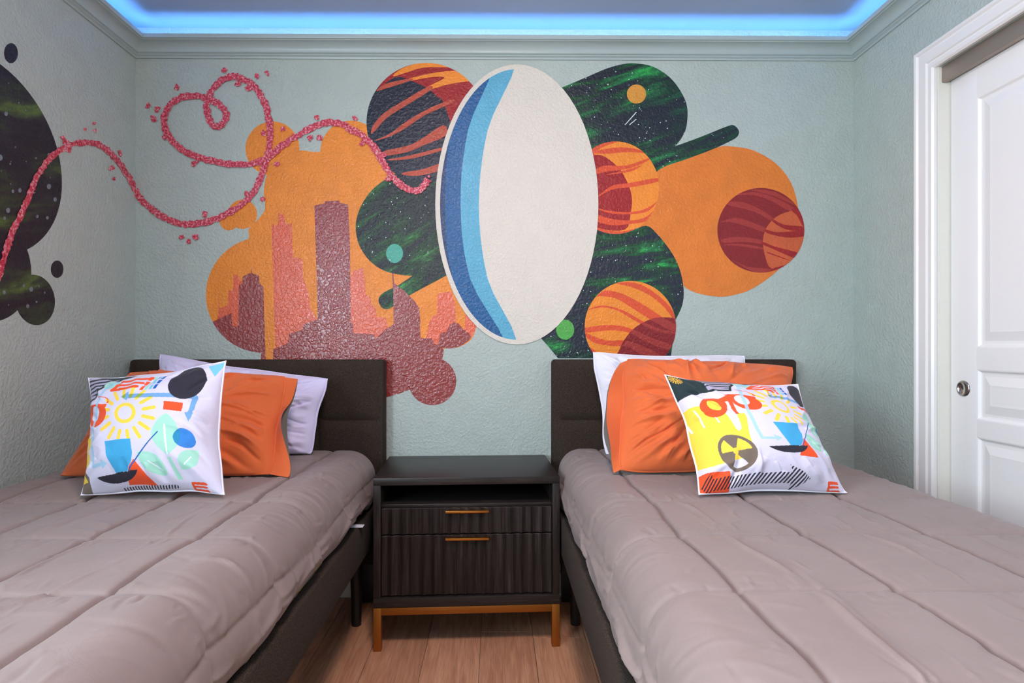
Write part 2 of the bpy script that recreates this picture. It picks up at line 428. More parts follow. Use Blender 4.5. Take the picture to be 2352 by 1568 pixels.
P = dict(
 orange=paint('mural_orange', lin(238, 142, 48), .36), orange2=paint('mural_deep_orange', lin(226, 126, 46), .4),
 light_red=paint('mural_light_red', lin(226, 94, 56), .30, .9), brick=paint('mural_brick_red', lin(146, 40, 38), .28, 1.0), crimson=paint('mural_crimson', lin(172, 30, 36), .36),
 navy=paint('mural_navy', lin(34, 38, 54), .33), rust=paint('mural_rust', lin(186, 78, 56), .36), dred=paint('mural_dark_red', lin(158, 28, 32), .4),
 porange=paint('planet_orange', lin(240, 142, 46), .38), pred=paint('planet_red_orange', lin(222, 82, 44), .38), wine=paint('planet_wine', lin(136, 26, 32), .4),
 wine2=paint('planet_wine_light', lin(164, 52, 48), .4), terra=paint('planet_terracotta', lin(204, 94, 54), .4),
 white=paint('mural_white', lin(224, 217, 205), .42, .4, .02), blue=paint('mural_blue', lin(24, 92, 148), .34), dblue=paint('mural_dark_blue', lin(36, 66, 108), .34), lblue=paint('mural_light_blue', lin(92, 174, 206), .36),
 star=paint('mural_star', lin(205, 222, 222), .5), gold=paint('mural_gold', lin(214, 150, 60), .4), teal=paint('mural_teal', lin(78, 170, 150), .4), green=paint('mural_green', lin(84, 172, 78), .4),
 purple=paint('mural_purple_black', lin(30, 24, 42), .4))
nb = lin(26, 36, 48)
P['neb_r'] = nebula('nebula_right', (0, math.radians(18), 0), nb, lin(20, 26, 44), lin(34, 124, 74), lin(44, 190, 80), .95)
P['neb_l'] = nebula('nebula_left', (0, math.radians(34), 0), lin(32, 40, 46), lin(24, 28, 38), lin(54, 116, 66), lin(74, 185, 62), .9)
P['neb_b'] = nebula('nebula_low', (0, math.radians(10), 0), lin(26, 34, 52), lin(22, 28, 48), lin(30, 118, 68), lin(44, 190, 76), .9)
t = NT('nebula_side'); t.set(lin(26, 20, 36), .45)
p = t.pos(rot=(math.radians(-14), 0, 0)); mp = t.n('ShaderNodeMapping'); mp.inputs['Scale'].default_value = (1, 1.2, 5); t.l(p, mp.inputs[0])
a = t.noise(mp.outputs[0], 1.9, 5, .6, .5)
t.l(t.ramp(a, [(.42, lin(26, 20, 36)), (.5, lin(34, 30, 40)), (.58, lin(52, 66, 44)), (.66, lin(86, 112, 52)), (.8, lin(40, 52, 44))]), t.b.inputs['Base Color']); wall_bump(t); P['neb_side'] = t.m
# trail paint: crimson, rose and pale flecks
t = NT('mural_trail'); t.set(None, .4); pz = t.pos()
a = t.noise(pz, 110, 5, .75); t.l(t.ramp(a, [(.30, lin(112, 20, 42)), (.43, lin(190, 36, 62)), (.53, lin(218, 80, 102)), (.61, lin(240, 196, 202)), (.70, lin(200, 56, 80))]), t.b.inputs['Base Color']); wall_bump(t, .8); P['trail'] = t.m

mu = thing('wall_mural', 'large painted mural of orange planets, nebula clouds, red skyline and heart-shaped trail', 'mural', (0, D, 1.5))
# orange cloud with lobes
body = smooth([(572, 549), (572, 525), (596, 500), (609, 478), (606, 440), (612, 405), (628, 380), (648, 352), (690, 345), (735, 348), (760, 320), (840, 320), (905, 395), (960, 420), (1040, 560), (1092, 715), (1095, 745), (1082, 780), (1050, 798), (1018, 802), (995, 835), (930, 862), (880, 885), (720, 880), (600, 840), (600, 806), (560, 640)], 3)
layer([body, circ(626, 341, 62), circ(806, 347, 70), circ(557, 492, 33.5), circ(526, 508, 21), circ(606, 677, 133), circ(1031, 735, 65)], 'orange_cloud', P['orange'], mu)
LL = circ(606, 677, 133)
tow = z2([(540, 345), (552, 330), (560, 350), (585, 335), (585, 260), (590, 252), (597, 270), (615, 270), (628, 290), (630, 325), (655, 340), (676, 328), (682, 500), (690, 570), (712, 558), (745, 572), (755, 700), (790, 800), (800, 900), (850, 980), (855, 1260), (568, 1260), (550, 700)])
left_l = clip(z2([(180, 950), (183, 825), (190, 905), (245, 880), (250, 785), (280, 780), (285, 670), (320, 690), (325, 720), (345, 720), (345, 1060), (150, 1060)]), LL)
mid_l = z2([(1070, 700), (1090, 650), (1130, 640), (1155, 630), (1165, 690), (1175, 810), (1205, 830), (1215, 880), (1240, 900), (1250, 960), (1310, 970), (1330, 1050), (1330, 1250), (1070, 1250)])
right_l = clip(z2([(1580, 1130), (1600, 1000), (1630, 950), (1655, 950), (1660, 800), (1750, 750), (1760, 830), (1775, 860), (1785, 1000), (1840, 1050), (1850, 930), (1990, 960), (1990, 1200), (1680, 1200)]), circ(1031, 735, 65))
layer([tow, left_l, mid_l, right_l], 'pale_skyline', P['light_red'], mu)
d1 = z2([(828, 212), (900, 195), (900, 182), (995, 178), (1000, 192), (1055, 205), (1068, 440), (1075, 1000), (1090, 1010), (1090, 1250), (855, 1250), (845, 700)])
d2 = clip(z2([(130, 1000), (270, 935), (275, 1020), (315, 1030), (320, 750), (345, 735), (345, 690), (380, 672), (400, 665), (402, 625), (406, 665), (455, 685), (460, 735), (485, 760), (499, 1260), (130, 1260)]), LL)
d2b = z2([(470, 1150), (498, 1150), (500, 1320), (470, 1320)])
d3 = z2([(550, 1180), (650, 1140), (660, 1075), (745, 1050), (760, 1010), (850, 980), (1070, 990), (1080, 1070), (1230, 1080), (1240, 1110), (1310, 1045), (1365, 1010), (1362, 860), (1357, 740), (1351, 630), (1357, 630), (1367, 735), (1430, 780), (1500, 850), (1535, 900), (1545, 1105), (1620, 1105), (1640, 1145), (1690, 1170), (1702, 1185), (1695, 1230), (1690, 1245), (1600, 1300), (1520, 1420), (1490, 1445), (1400, 1480), (1290, 1510), (800, 1500), (550, 1400)])
d4 = clip(z2([(1640, 1200), (1670, 1120), (1675, 1075), (1720, 1060), (1740, 1020), (1762, 1000), (1765, 975), (1768, 1000), (1800, 1005), (1830, 1040), (1870, 1070), (1900, 1120), (1800, 1230)]), circ(1031, 735, 65))
layer([d1, d2, d2b, d3, d4, circ(993, 875, 55)], 'dark_skyline', P['brick'], mu)
# nebula lobe beside the skyline with its pointing arm
lobe = smooth(z3([(330, 872), (230, 930), (140, 1010), (75, 1120), (50, 1230), (70, 1350), (140, 1460), (240, 1530), (360, 1560), (470, 1566)]), 4, False)+z3([(560, 1520), (900, 1500), (900, 900), (600, 880)])
arm = z2([(1800, 560), (1500, 678), (1400, 745), (1300, 795)])+smooth(z2([(1300, 795), (1268, 825), (1262, 860), (1285, 900), (1320, 910), (1350, 897)]), 4, False)+z2([(1490, 805), (1800, 640)])
layer([lobe, arm], 'left_nebula', P['neb_l'], mu)
cover = z2([(1360, 760), (1367, 740), (1430, 782), (1500, 850), (1535, 905), (1545, 1000), (1363, 1000)]); layer([cover], 'tower_dome', P['brick'], mu)
# striped dark planet
pc = z3(circ(525, 533, 402))
pl = layer([pc], 'striped_dark_planet', P['dred'], mu); pl['label'] = 'dark planet with rust and orange stripes'
layer([clip(smooth(z3([(100, 480), (180, 320), (240, 275), (330, 225), (420, 250), (530, 300), (600, 360), (650, 420), (760, 800), (640, 960), (400, 960), (200, 860), (110, 640)])), pc)], 'shadow_side', P['navy'], pl)
st = [[(300, 222), (360, 170), (480, 132), (600, 132), (715, 162), (640, 160), (500, 164), (400, 194)], [(560, 308), (540, 290), (650, 232), (570, 226), (420, 250), (410, 236), (600, 195), (750, 185), (830, 215), (900, 240), (690, 272)]]
layer([clip(smooth(z3(q), 3), pc) for q in st], 'orange_stripes', P['porange'], pl)
st = [[(190, 320), (250, 272), (415, 236), (420, 250), (260, 302)], [(155, 608), (165, 558), (240, 470), (400, 370), (540, 290), (562, 310), (400, 412), (260, 502), (180, 590)], [(170, 657), (280, 608), (400, 520), (560, 430), (700, 380), (700, 400), (520, 482), (400, 562), (280, 628)], [(250, 757), (240, 725), (400, 690), (500, 640), (640, 550), (660, 620), (500, 690), (400, 732)], [(270, 780), (400, 758), (660, 695), (660, 712), (450, 772), (300, 788)], [(370, 870), (500, 848), (640, 800), (760, 770), (700, 830), (500, 888), (380, 888)]]
layer([clip(smooth(z3(q), 3), pc) for q in st], 'rust_stripes', P['rust'], pl)
# upper right nebula with its arm
ur = smooth(z3([(1380, 320), (1460, 288), (1600, 230), (1740, 170), (1850, 140), (1930, 134), (2050, 155), (2160, 222), (2240, 320), (2285, 430), (2280, 560), (2245, 640), (2202, 694)]), 4, False)+smooth(z4([(1030, 252), (1200, 190), (1380, 118), (1425, 112), (1455, 140), (1458, 170), (1430, 202), (1330, 252), (1200, 312), (1060, 370), (918, 413)]), 4, False)+z4([(800, 560), (300, 560), (150, 300), (150, 60)])
layer([ur], 'upper_nebula', P['neb_r'], mu)
# big orange bubble
ob = smooth(z4([(918, 413), (1100, 342), (1240, 290), (1330, 256), (1400, 253), (1550, 278), (1700, 362), (1800, 480), (1850, 620), (1860, 780), (1840, 930), (1720, 1090), (1550, 1212), (1420, 1256), (1320, 1266), (1180, 1242), (1080, 1185), (960, 1000), (780, 800), (820, 560)]), 4)
layer([ob], 'orange_bubble', P['orange2'], mu)
ln = smooth(z4([(400, 760), (700, 820), (830, 788), (900, 835), (1000, 960), (1060, 1080), (1087, 1220), (1075, 1330), (1030, 1425)]), 4, False)+z5([(1000, 800), (240, 800), (170, 715), (95, 632), (0, 500)])
layer([ln], 'lower_nebula', P['neb_b'], mu)
# three striped planets
pc = z4(circ(628, 532, 293, 312))
pl = layer([pc], 'orange_striped_planet', P['porange'], mu); pl['label'] = 'orange planet with a dark red crescent'
layer([clip(smooth(z4(q), 4), pc) for q in [[(330, 420), (400, 300), (520, 235), (640, 222), (560, 250), (480, 300), (520, 330), (400, 420), (420, 780), (330, 650)], [(400, 700), (480, 790), (600, 822), (700, 822), (820, 782), (875, 725), (840, 800), (740, 850), (600, 860), (480, 830)]]], 'rim', P['pred'], pl)
lens = clip(smooth(z4([(330, 400), (430, 335), (530, 312), (640, 390), (700, 480), (737, 590), (730, 700), (690, 815), (500, 800), (360, 700)]), 4), pc)
layer([lens], 'crescent', P['dred'], pl)
st = [[(465, 292), (620, 262), (740, 266), (832, 297), (700, 292), (560, 304)], [(460, 445), (540, 385), (700, 382), (852, 333), (830, 358), (720, 402), (560, 425)], [(700, 412), (800, 380), (820, 366), (740, 420), (560, 446)], [(500, 600), (600, 520), (720, 500), (918, 465), (918, 490), (750, 526), (600, 546)], [(480, 665), (600, 690), (740, 695), (840, 670), (907, 625), (850, 688), (740, 710), (600, 706)], [(470, 705), (600, 742), (740, 752), (830, 730), (885, 688), (840, 755), (730, 776), (590, 784), (470, 745)]]
layer([clip(smooth(z4(q), 3), pc) for q in st], 'stripes', P['pred'], pl)
pc = z4(circ(1607, 819, 293, 285))
pl = layer([pc], 'wine_red_planet', P['wine'], mu); pl['label'] = 'wine red planet with a terracotta lens'
st = [[(1440, 580), (1560, 562), (1700, 598), (1870, 690), (1800, 690), (1680, 622), (1560, 582)], [(1385, 628), (1500, 632), (1620, 688), (1700, 745), (1680, 757), (1560, 692), (1395, 652)], [(1330, 765), (1430, 735), (1530, 758), (1640, 805), (1630, 832), (1500, 788), (1400, 762)], [(1340, 882), (1430, 864), (1530, 870), (1625, 890), (1620, 912), (1500, 897), (1360, 903)], [(1350, 917), (1450, 908), (1600, 930), (1625, 948), (1450, 924)], [(1400, 1010), (1520, 1065), (1680, 1080), (1690, 1110), (1560, 1100)], [(1540, 545), (1700, 560), (1860, 660), (1700, 590)]]
layer([clip(smooth(z4(q), 3), pc) for q in st], 'stripes', P['wine2'], pl)
lens = clip(smooth(z4([(1870, 670), (1820, 685), (1740, 712), (1680, 755), (1638, 815), (1620, 895), (1635, 990), (1680, 1078), (1820, 1050), (1920, 880), (1920, 760)]), 4), pc)
layer([lens], 'lens', P['terra'], pl)
st = [[(1685, 742), (1760, 780), (1900, 795), (1900, 822), (1780, 815), (1690, 764)], [(1636, 812), (1720, 832), (1900, 822), (1900, 858), (1780, 868), (1650, 838)], [(1615, 895), (1700, 928), (1870, 975), (1840, 1008), (1700, 950), (1618, 914)], [(1660, 968), (1800, 1020), (1760, 1010), (1660, 976)], [(1680, 1078), (1800, 1040), (1880, 960), (1860, 1040), (1690, 1108)], [(1815, 685), (1860, 660), (1905, 780), (1890, 790), (1850, 720)]]
layer([clip(smooth(z4(q), 3), pc) for q in st], 'dark_stripes', P['dred'], pl)
pc = z5(circ(727, 587, 308))
pl = layer([pc], 'low_orange_planet', P['porange'], mu); pl['label'] = 'orange planet with red waves above the headboard'
st = [[(630, 295), (760, 292), (880, 350), (1000, 460), (1035, 560), (960, 462), (860, 378), (740, 322)], [(500, 385), (560, 343), (680, 368), (840, 455), (960, 535), (1050, 585), (1050, 625), (940, 585), (780, 488), (640, 402), (540, 382)], [(440, 474), (540, 443), (680, 478), (820, 556), (940, 608), (1050, 625), (1050, 640), (900, 617), (760, 548), (640, 479), (540, 458)], [(405, 600), (560, 576), (700, 590), (860, 658), (1010, 715), (1000, 745), (840, 694), (720, 628), (580, 612), (430, 628)], [(410, 625), (560, 680), (700, 680), (860, 740), (940, 790), (820, 790), (720, 724), (600, 717), (480, 695)], [(440, 720), (540, 800), (430, 800)]]
st = [smooth(z5(q), 3) for q in st]
layer([clip(q, pc) for q in st], 'waves', P['pred'], pl)
lens = clip(smooth(z5([(640, 800), (655, 740), (690, 670), (760, 592), (860, 538), (960, 524), (1060, 550), (1060, 700), (960, 820), (800, 830)]), 4), pc)
layer([lens], 'lens', P['wine'], pl)
layer([clip(clip(q, pc), lens) for q in st], 'lens_waves', P['wine2'], pl)
# small planets and stars
layer([circ(1461.5, 216.5, 22)], 'gold_planet', P['gold'], mu); layer([circ(906.5, 582, 19.5, 22)], 'teal_planet', P['teal'], mu); layer([circ(1298, 757, 20.5, 23)], 'green_planet', P['green'], mu)
rs = random.Random(3); dots = []
def scatter(n, fn, x0, x1, y0, y1):
    k = 0
    while k < n:
        x, y = rs.uniform(x0, x1), rs.uniform(y0, y1)
        if fn(x, y): dots.append(circ(x, y, rs.choice([.6, .8, .9, 1.4]), None, 6)); k += 1
def inside(poly):
    def f(x, y):
        c = False
        for i in range(len(poly)):
            a, b = poly[i-1], poly[i]
            if (a[1] > y) != (b[1] > y) and x < (b[0]-a[0])*(y-a[1])/(b[1]-a[1])+a[0]: c = not c
        return c
    return f
out_oval = lambda x, y: ((x-1187)/188)**2+((y-470)/322)**2 > 1
iu, il, ib = inside(ur), inside(lobe), inside(ln)
np1 = lambda x, y: math.hypot(x-1414, y-431) > 110 and math.hypot(x-1447, y-750) > 108
scatter(85, lambda x, y: iu(x, y) and out_oval(x, y) and np1(x, y) and math.hypot(x-1461, y-216) > 26, 1300, 1700, 150, 390)
scatter(60, lambda x, y: il(x, y) and out_oval(x, y) and math.hypot(x-979, y-281) > 140, 815, 1050, 400, 640)
scatter(75, lambda x, y: ib(x, y) and out_oval(x, y) and np1(x, y), 1230, 1570, 510, 820)
LAY[0] += 1; sobj = layer(dots, 'stars', P['star'], mu, same=True); sobj['kind'] = 'stuff'
layer([z3([(1938, 464), (1945, 466), (1868, 552), (1863, 549)]), z3([(1938, 511), (1943, 514), (1897, 553), (1892, 550)])], 'comet_streaks', P['star'], mu)
# plain white and blue oval in the middle of the mural
ov = circ(1187, 470, 187, 321)
pl = layer([ov], 'white_oval', P['white'], mu); pl['label'] = 'plain tall white oval with blue bands down its left side'
oi_ = circ(1187, 470, 176, 310, 96)
layer([clip(smooth([(960, 120), (1180, 120), (1120, 300), (1100, 470), (1120, 640), (1180, 800), (960, 800)], 5), oi_)], 'light_blue_band', P['lblue'], pl)
layer([clip(smooth([(960, 120), (1130, 130), (1075, 300), (1058, 470), (1080, 640), (1160, 810), (960, 800)], 5), oi_)], 'blue_band', P['blue'], pl)
layer([clip(smooth([(960, 120), (1070, 130), (1035, 300), (1022, 470), (1040, 640), (1110, 810), (960, 800)], 5), oi_)], 'dark_blue_band', P['dblue'], pl)
# rose trail and its petals
def ribbon(path, w, n, seed):
    rr = random.Random(seed); p = smooth(path, n, False); Lf, Rt = [], []
    for i in range(len(p)):
        a, b = p[max(i-1, 0)], p[min(i+1, len(p)-1)]; dx, dy = b[0]-a[0], b[1]-a[1]; l = math.hypot(dx, dy) or 1
        nx, ny = -dy/l, dx/l
        wl, wr = w*(.7+.6*rr.random()), w*(.7+.6*rr.random())
        Lf.append((p[i][0]+nx*wl, p[i][1]+ny*wl)); Rt.append((p[i][0]-nx*wr, p[i][1]-ny*wr))
    return [[Lf[i], Lf[i+1], Rt[i+1], Rt[i]] for i in range(len(p)-1)], p
def ribbon_obj(quads, name, wall):
    LAY[0] += 1; off = .0003+LAY[0]*.00003; V, Fc = [], []
    for j, q in enumerate(quads):
        o2 = off+j*.000002
        for (x, y) in q:
            v = atY(x, y, D) if wall == 'back' else atX(x, y, XL)
            V.append((v.x, v.y-o2, v.z) if wall == 'back' else (v.x+o2, v.y, v.z))
        Fc.append(tuple(range(4*j, 4*j+4)))
    return V, Fc
def splat(cx, cy, r, rr, n=14, el=1.0, ang=0):
    c, s = math.cos(ang), math.sin(ang); out = []
    for k in range(n):
        a = 2*math.pi*k/n; q = r*rr.uniform(.45, 1.15); x, y = q*math.cos(a)*el, q*math.sin(a)
        out.append((cx+x*c-y*s, cy+x*s+y*c))
    return out
trail = z1([(917, 1285), (960, 1350), (1030, 1412), (1120, 1472), (1240, 1512), (1380, 1500), (1500, 1460), (1620, 1390), (1710, 1305), (1762, 1200), (1800, 1080), (1825, 950), (1815, 800), (1780, 680), (1720, 592), (1650, 540), (1580, 520), (1500, 545), (1430, 618), (1400, 700), (1410, 790), (1445, 850), (1492, 850), (1530, 790), (1500, 722), (1430, 680), (1340, 652), (1220, 662), (1145, 720), (1112, 800), (1122, 880), (1165, 950), (1250, 1022), (1380, 1075), (1540, 1105), (1680, 1110), (1800, 1070), (1900, 990), (2020, 910), (2140, 850), (2230, 830), (2330, 845)])+z3([(0, 572), (90, 620), (170, 700), (230, 790), (290, 890), (350, 950), (420, 988), (490, 985), (540, 915)])
q, p = ribbon(trail, 7.2, 9, 1)
V, Fc = ribbon_obj(q, 'trail', 'back'); tro = obj('rose_trail', V, Fc, P['trail'], mu); tro['label'] = 'rose red looping trail that draws a heart'
rr = random.Random(9); pet = []
for (x, y) in z1([(1010, 715), (1065, 735), (1190, 600), (1515, 480), (1740, 525), (1805, 500), (1610, 570), (1675, 595), (1910, 875), (1775, 900), (2090, 940), (2160, 930), (2145, 800), (1875, 1115), (1665, 1305), (1780, 1345), (1385, 1440), (1110, 925), (1320, 1105), (1038, 808)])+[(418, 543), (450, 545), (435, 556), (815, 272), (833, 330), (868, 350), (880, 355), (893, 410)]:
    for k in range(3): pet.append(splat(x+rr.uniform(-3, 3), y+rr.uniform(-3, 3), rr.uniform(3.5, 7.5), rr, 12, rr.uniform(.8, 1.4), rr.uniform(0, 3)))
for i in range(0, len(p), 2):
    if rr.random() < .75:
        a = rr.uniform(0, 6.28); pet.append(splat(p[i][0]+8*math.cos(a)*.8, p[i][1]+8*math.sin(a)*.8, rr.uniform(2, 3.8), rr, 7))
LAY[0] += 1; po = layer(pet, 'petals', P['trail'], mu, same=True); po['kind'] = 'stuff'
place(mu)

LAY[0] = 0
ms = thing('wall_mural', 'painted dark starry bubbles and red trail on the left wall', 'mural', (XL, 1.8, 1.5))
def side_circle(cy, cz_, r, n=72): return [(cy+r*math.cos(2*math.pi*k/n), cz_+r*math.sin(2*math.pi*k/n)) for k in range(n)]
def c3(a, b, c):
    ax, ay, bx, by, cx, cy = a.y, a.z, b.y, b.z, c.y, c.z
    d = 2*(ax*(by-cy)+bx*(cy-ay)+cx*(ay-by))
    ux = ((ax*ax+ay*ay)*(by-cy)+(bx*bx+by*by)*(cy-ay)+(cx*cx+cy*cy)*(ay-by))/d
    uy = ((ax*ax+ay*ay)*(cx-bx)+(bx*bx+by*by)*(ax-cx)+(cx*cx+cy*cy)*(bx-ax))/d
    return ux, uy, math.hypot(ax-ux, ay-uy)
def side_layer(polys, name, mat):
    V, Fc = [], []
    for p in polys:
        LAY[0] += 1; off = .00025+LAY[0]*.00003; b = len(V); V += [(XL+off, y, z) for y, z in p]; Fc.append(tuple(range(b, len(V))))
    return obj(name, V, Fc, mat, ms)
L_ = lambda x, y: atX(x, y, XL)
big = c3(L_(0, 147), L_(142, 410), L_(62, 573)); sec = c3(L_(62, 573), L_(72, 630), L_(40, 712)); thr = c3(L_(40, 712), L_(126, 690), L_(75, 631))
side_layer([side_circle(*big), side_circle(*sec), side_circle(*thr)], 'starry_bubbles', P['neb_side'])
def side_ell(px, py, rx, ry): return [((v := L_(px+rx*math.cos(a), py+ry*math.sin(a))).y, v.z) for a in [2*math.pi*k/40 for k in range(40)]]
for e_ in ((25, 122, 16, 23), (131, 618, 14.5, 20)): side_layer([side_ell(*e_)], 'small_bubble', P['purple'])
rs = random.Random(5); dots = []
for (x, y, r) in [(14, 261, 5), (43, 236, 2), (59, 253, 2), (0, 362, 7), (35, 338, 2.5), (82, 363, 2.5), (112, 355, 4), (23, 376, 2.5), (112, 428, 6), (45, 437, 5), (29, 439, 4), (18, 483, 6), (126, 458, 5), (85, 497, 4), (108, 500, 4), (10, 501, 4), (54, 656, 3.5), (71, 664, 5.5), (89, 657, 2), (9, 671, 4.5), (102, 672, 2.5), (63, 703, 4.5), (83, 693, 2.5), (19, 700, 2)]:
    dots.append(side_ell(x, y, r*.8, r))
for k in range(26):
    a, q = rs.uniform(0, 6.28), rs.uniform(.1, .92); y, z = big[0]+big[2]*q*math.cos(a), big[1]+big[2]*q*math.sin(a); dots.append(side_circle(y, z, .0025, 8))
P['dimstar'] = paint('mural_dim_star', lin(120, 130, 140), .5)
so = side_layer(dots, 'stars', P['dimstar']); so['kind'] = 'stuff'
path = [(-14, 660), (0, 622), (14, 570)]+z1([(90, 1540), (140, 1440), (200, 1300), (260, 1170), (340, 1060), (450, 985), (560, 962), (640, 968), (720, 1012), (800, 1100), (880, 1220), (917, 1285)])
q, p = ribbon(path, 6.8, 9, 2)
V, Fc = ribbon_obj(q, 'trail', 'left'); obj('rose_trail', V, Fc, P['trail'], ms)
pet = []
for (x, y, n) in [(630, 885, 3), (570, 870, 2), (810, 1030, 3), (745, 1140, 3), (760, 1205, 1), (440, 960, 9), (470, 1010, 6), (420, 930, 5), (620, 840, 1)]:
    for k in range(n): pet.append(splat(x/K+rr.uniform(-4, 4), y/K+rr.uniform(-4, 4), rr.uniform(3, 7), rr, 12, rr.uniform(.6, 1.2), rr.uniform(0, 3)))
for i in range(0, len(p), 2): 
    a = rr.uniform(0, 6.28); pet.append(splat(p[i][0]+6*math.cos(a), p[i][1]+6*math.sin(a), rr.uniform(2, 3.6), rr, 7))
LAY[0] += 1; po = layer(pet, 'petals', P['trail'], ms, 'left', True); po['kind'] = 'stuff'
place(ms)

# ------------------------------------------------------------------ furniture materials
t = NT('upholstery'); t.set(lin(78, 70, 66), .9, spec=.12, sheen=.02)
wv = t.noise(t.pos((1, 1, .35), obj=False), 900, 2); wv2 = t.noise(t.pos((.35, .35, 1)), 900, 2)
mxn = t.n('ShaderNodeMath', operation='ADD'); t.l(wv, mxn.inputs[0]); t.l(wv2, mxn.inputs[1])
mr = t.n('ShaderNodeMath', operation='MULTIPLY'); mr.inputs[1].default_value = .5; t.l(mxn.outputs[0], mr.inputs[0])
t.l(t.ramp(mr.outputs[0], [(.38, lin(36, 30, 26)), (.5, lin(56, 47, 41)), (.62, lin(78, 67, 58))]), t.b.inputs['Base Color']); t.bump(mr.outputs[0], .35, .001); M['uph'] = t.m
t = NT('black_leg'); t.set(lin(24, 22, 22), .5); M['leg'] = t.m
t = NT('slat_wood'); t.set(lin(206, 170, 120), .55); M['slat'] = t.m
def fabric(name, col, rough=.8, sheen=.2, bscale=700, bst=.15, var=.05, fine=26):
    t = NT(name); t.set(col, rough, spec=.25, sheen=sheen)
    p = t.pos(); nz = t.noise(p, 7, 3)
    t.l(t.ramp(nz, [(.3, mixc(col, 1-var)), (.7, mixc(col, 1+var))]), t.b.inputs['Base Color'])
    b1 = t.noise(p, fine, 4, .55, .8); n1 = t.bump(b1, .22, .006)
    t.bump(t.noise(p, bscale, 1), bst, .0006, n1); return t.m
M['comf'] = fabric('comforter_taupe', lin(138, 124, 120), .55, .12, fine=16)
M['orange'] = fabric('orange_cotton', lin(216, 106, 56), .8, .15)
M['greyc'] = fabric('grey_cotton', lin(104, 100, 94), .8)
M['whitec'] = fabric('violet_lit_white_cotton', lin(222, 218, 250), .75, .1)  # white cloth with the violet room light tinted into its base colour
M['whitec2'] = fabric('bright_white_cotton', lin(236, 236, 248), .75, .1)
t = NT('dark_wood'); t.set(None, .42, spec=.35)
mp_ = t.n('ShaderNodeMapping'); mp_.inputs['Scale'].default_value = (70, 70, 3); t.l(t.n('ShaderNodeTexCoord').outputs['Object'], mp_.inputs[0])
g = t.noise(mp_.outputs[0], 2.2, 5, .6, .4); t.l(t.ramp(g, [(.3, lin(22, 18, 17)), (.55, lin(40, 33, 31)), (.75, lin(66, 57, 53))]), t.b.inputs['Base Color']); t.bump(g, .25, .001); M['dwood'] = t.m
t = NT('dark_wood_flat'); t.set(None, .40, spec=.4)
mp_ = t.n('ShaderNodeMapping'); mp_.inputs['Scale'].default_value = (3, 70, 70); t.l(t.n('ShaderNodeTexCoord').outputs['Object'], mp_.inputs[0])
g = t.noise(mp_.outputs[0], 2.2, 5, .6, .4); t.l(t.ramp(g, [(.3, lin(28, 23, 22)), (.55, lin(42, 36, 34)), (.75, lin(62, 54, 51))]), t.b.inputs['Base Color']); t.bump(g, .25, .001); M['dwoodh'] = t.m
t = NT('brass'); t.set(lin(196, 130, 58), .34, 1.0); M['brass'] = t.m
t = NT('bronze_gold'); t.set(lin(170, 108, 46), .42, .85); M['bronze'] = t.m

# ------------------------------------------------------------------ beds
ZB = .645
def bed(xl, xr, yb, side_vis, label):
    b = thing('bed_frame', label, 'bed', ((xl+xr)/2, 1.4, 0))
    HT = 1.005; yf = yb-.085
    hb = box('headboard', xl, xr, yf+.012, yb, .16, HT, M['uph'], b, .014, 3)
    nx, rows = 4, [(HT-.008, HT-.25), (HT-.25, HT-.50), (HT-.50, .20)]
    bd = .016
    for k in range(nx):
        for (za, zb) in rows:
            a = xl+bd+(xr-xl-2*bd)*k/nx; c = xl+bd+(xr-xl-2*bd)*(k+1)/nx
            # padded panel: domed front
            n = 14; V = []; 
            for i in range(n):
                for j in range(n):
                    u, v = i/(n-1), j/(n-1)
                    dome = (1-abs(2*u-1)**6)*(1-abs(2*v-1)**6)
                    V.append((a+.001+(c-a-.002)*u, yf+.0125-.0145*dome**.45, zb+.001+(za-zb-.002)*v))
            obj('panel', V, [f[::-1] for f in gridfaces(n, n).tolist()], M['uph'], hb, True)
    for sx, nm in ((xl, 1), (xr-.032, 2)): box('side_rail', sx, sx+.032, .40, yf+.012, .312, .448, M['uph'], b, .008, 3)
    box('foot_rail', xl+.032, xr-.032, .40, .432, .312, .448, M['uph'], b, .008, 3)
    for sx in (xl+.04, xr-.10):
        box('headboard_leg', sx, sx+.06, yb-.06, yb-.02, 0, .16, M['leg'], b, .003)
    for (sx, sy) in ((xl+.05, .42), (xr-.09, .42), ((xl+xr)/2, 1.3), (xl+.05, 2.18), (xr-.09, 2.18)):
        bm = bmesh.new(); bmesh.ops.create_cone(bm, cap_ends=True, segments=20, radius1=.018, radius2=.028, depth=.40 if abs(sx-(xl+xr)/2) > .1 else .41)
        for v in bm.verts: v.co += Vector((sx+.02, sy+.03, .20 if abs(sx-(xl+xr)/2) > .1 else .205))
        bmobj('leg', bm, M['leg'], b, True)
    for k in range(13):
        y = .50+k*.137; box('slat', xl+.033, xr-.033, y, y+.06, .437, .4475, M['slat'], b, .002, 1)
    place(b); return b
LBx, RBx = (-1.505, -.462), (.232, 1.245)
bed(LBx[0], LBx[1], D-.004, 1, 'dark brown upholstered bed frame against the left wall')
bed(RBx[0], RBx[1], D-.004, 0, 'dark brown upholstered bed frame nearer the closet door')
def mattress(x0, x1, label):
    m = thing('mattress', label, 'mattress', ((x0+x1)/2, 1.4, .448))
    box('body', x0, x1,   .44, 2.345, .4485, ZB-.045, M['whitec2'], m, .03, 4); place(m); return m
mattress(LBx[0]+.045, LBx[1]-.040, 'mattress under the comforter of the left-hand bed')
tg = tag(box('fabric_strap', LBx[1]-.040, LBx[1]+.012, 1.955, 1.985, .4486, .4512, M['whitec2'], None, .001), 'small pale strap end poking out over the left bed rail', 'strap')
mattress(RBx[0]+.040, RBx[1]-.045, 'mattress under the comforter of the right-hand bed')

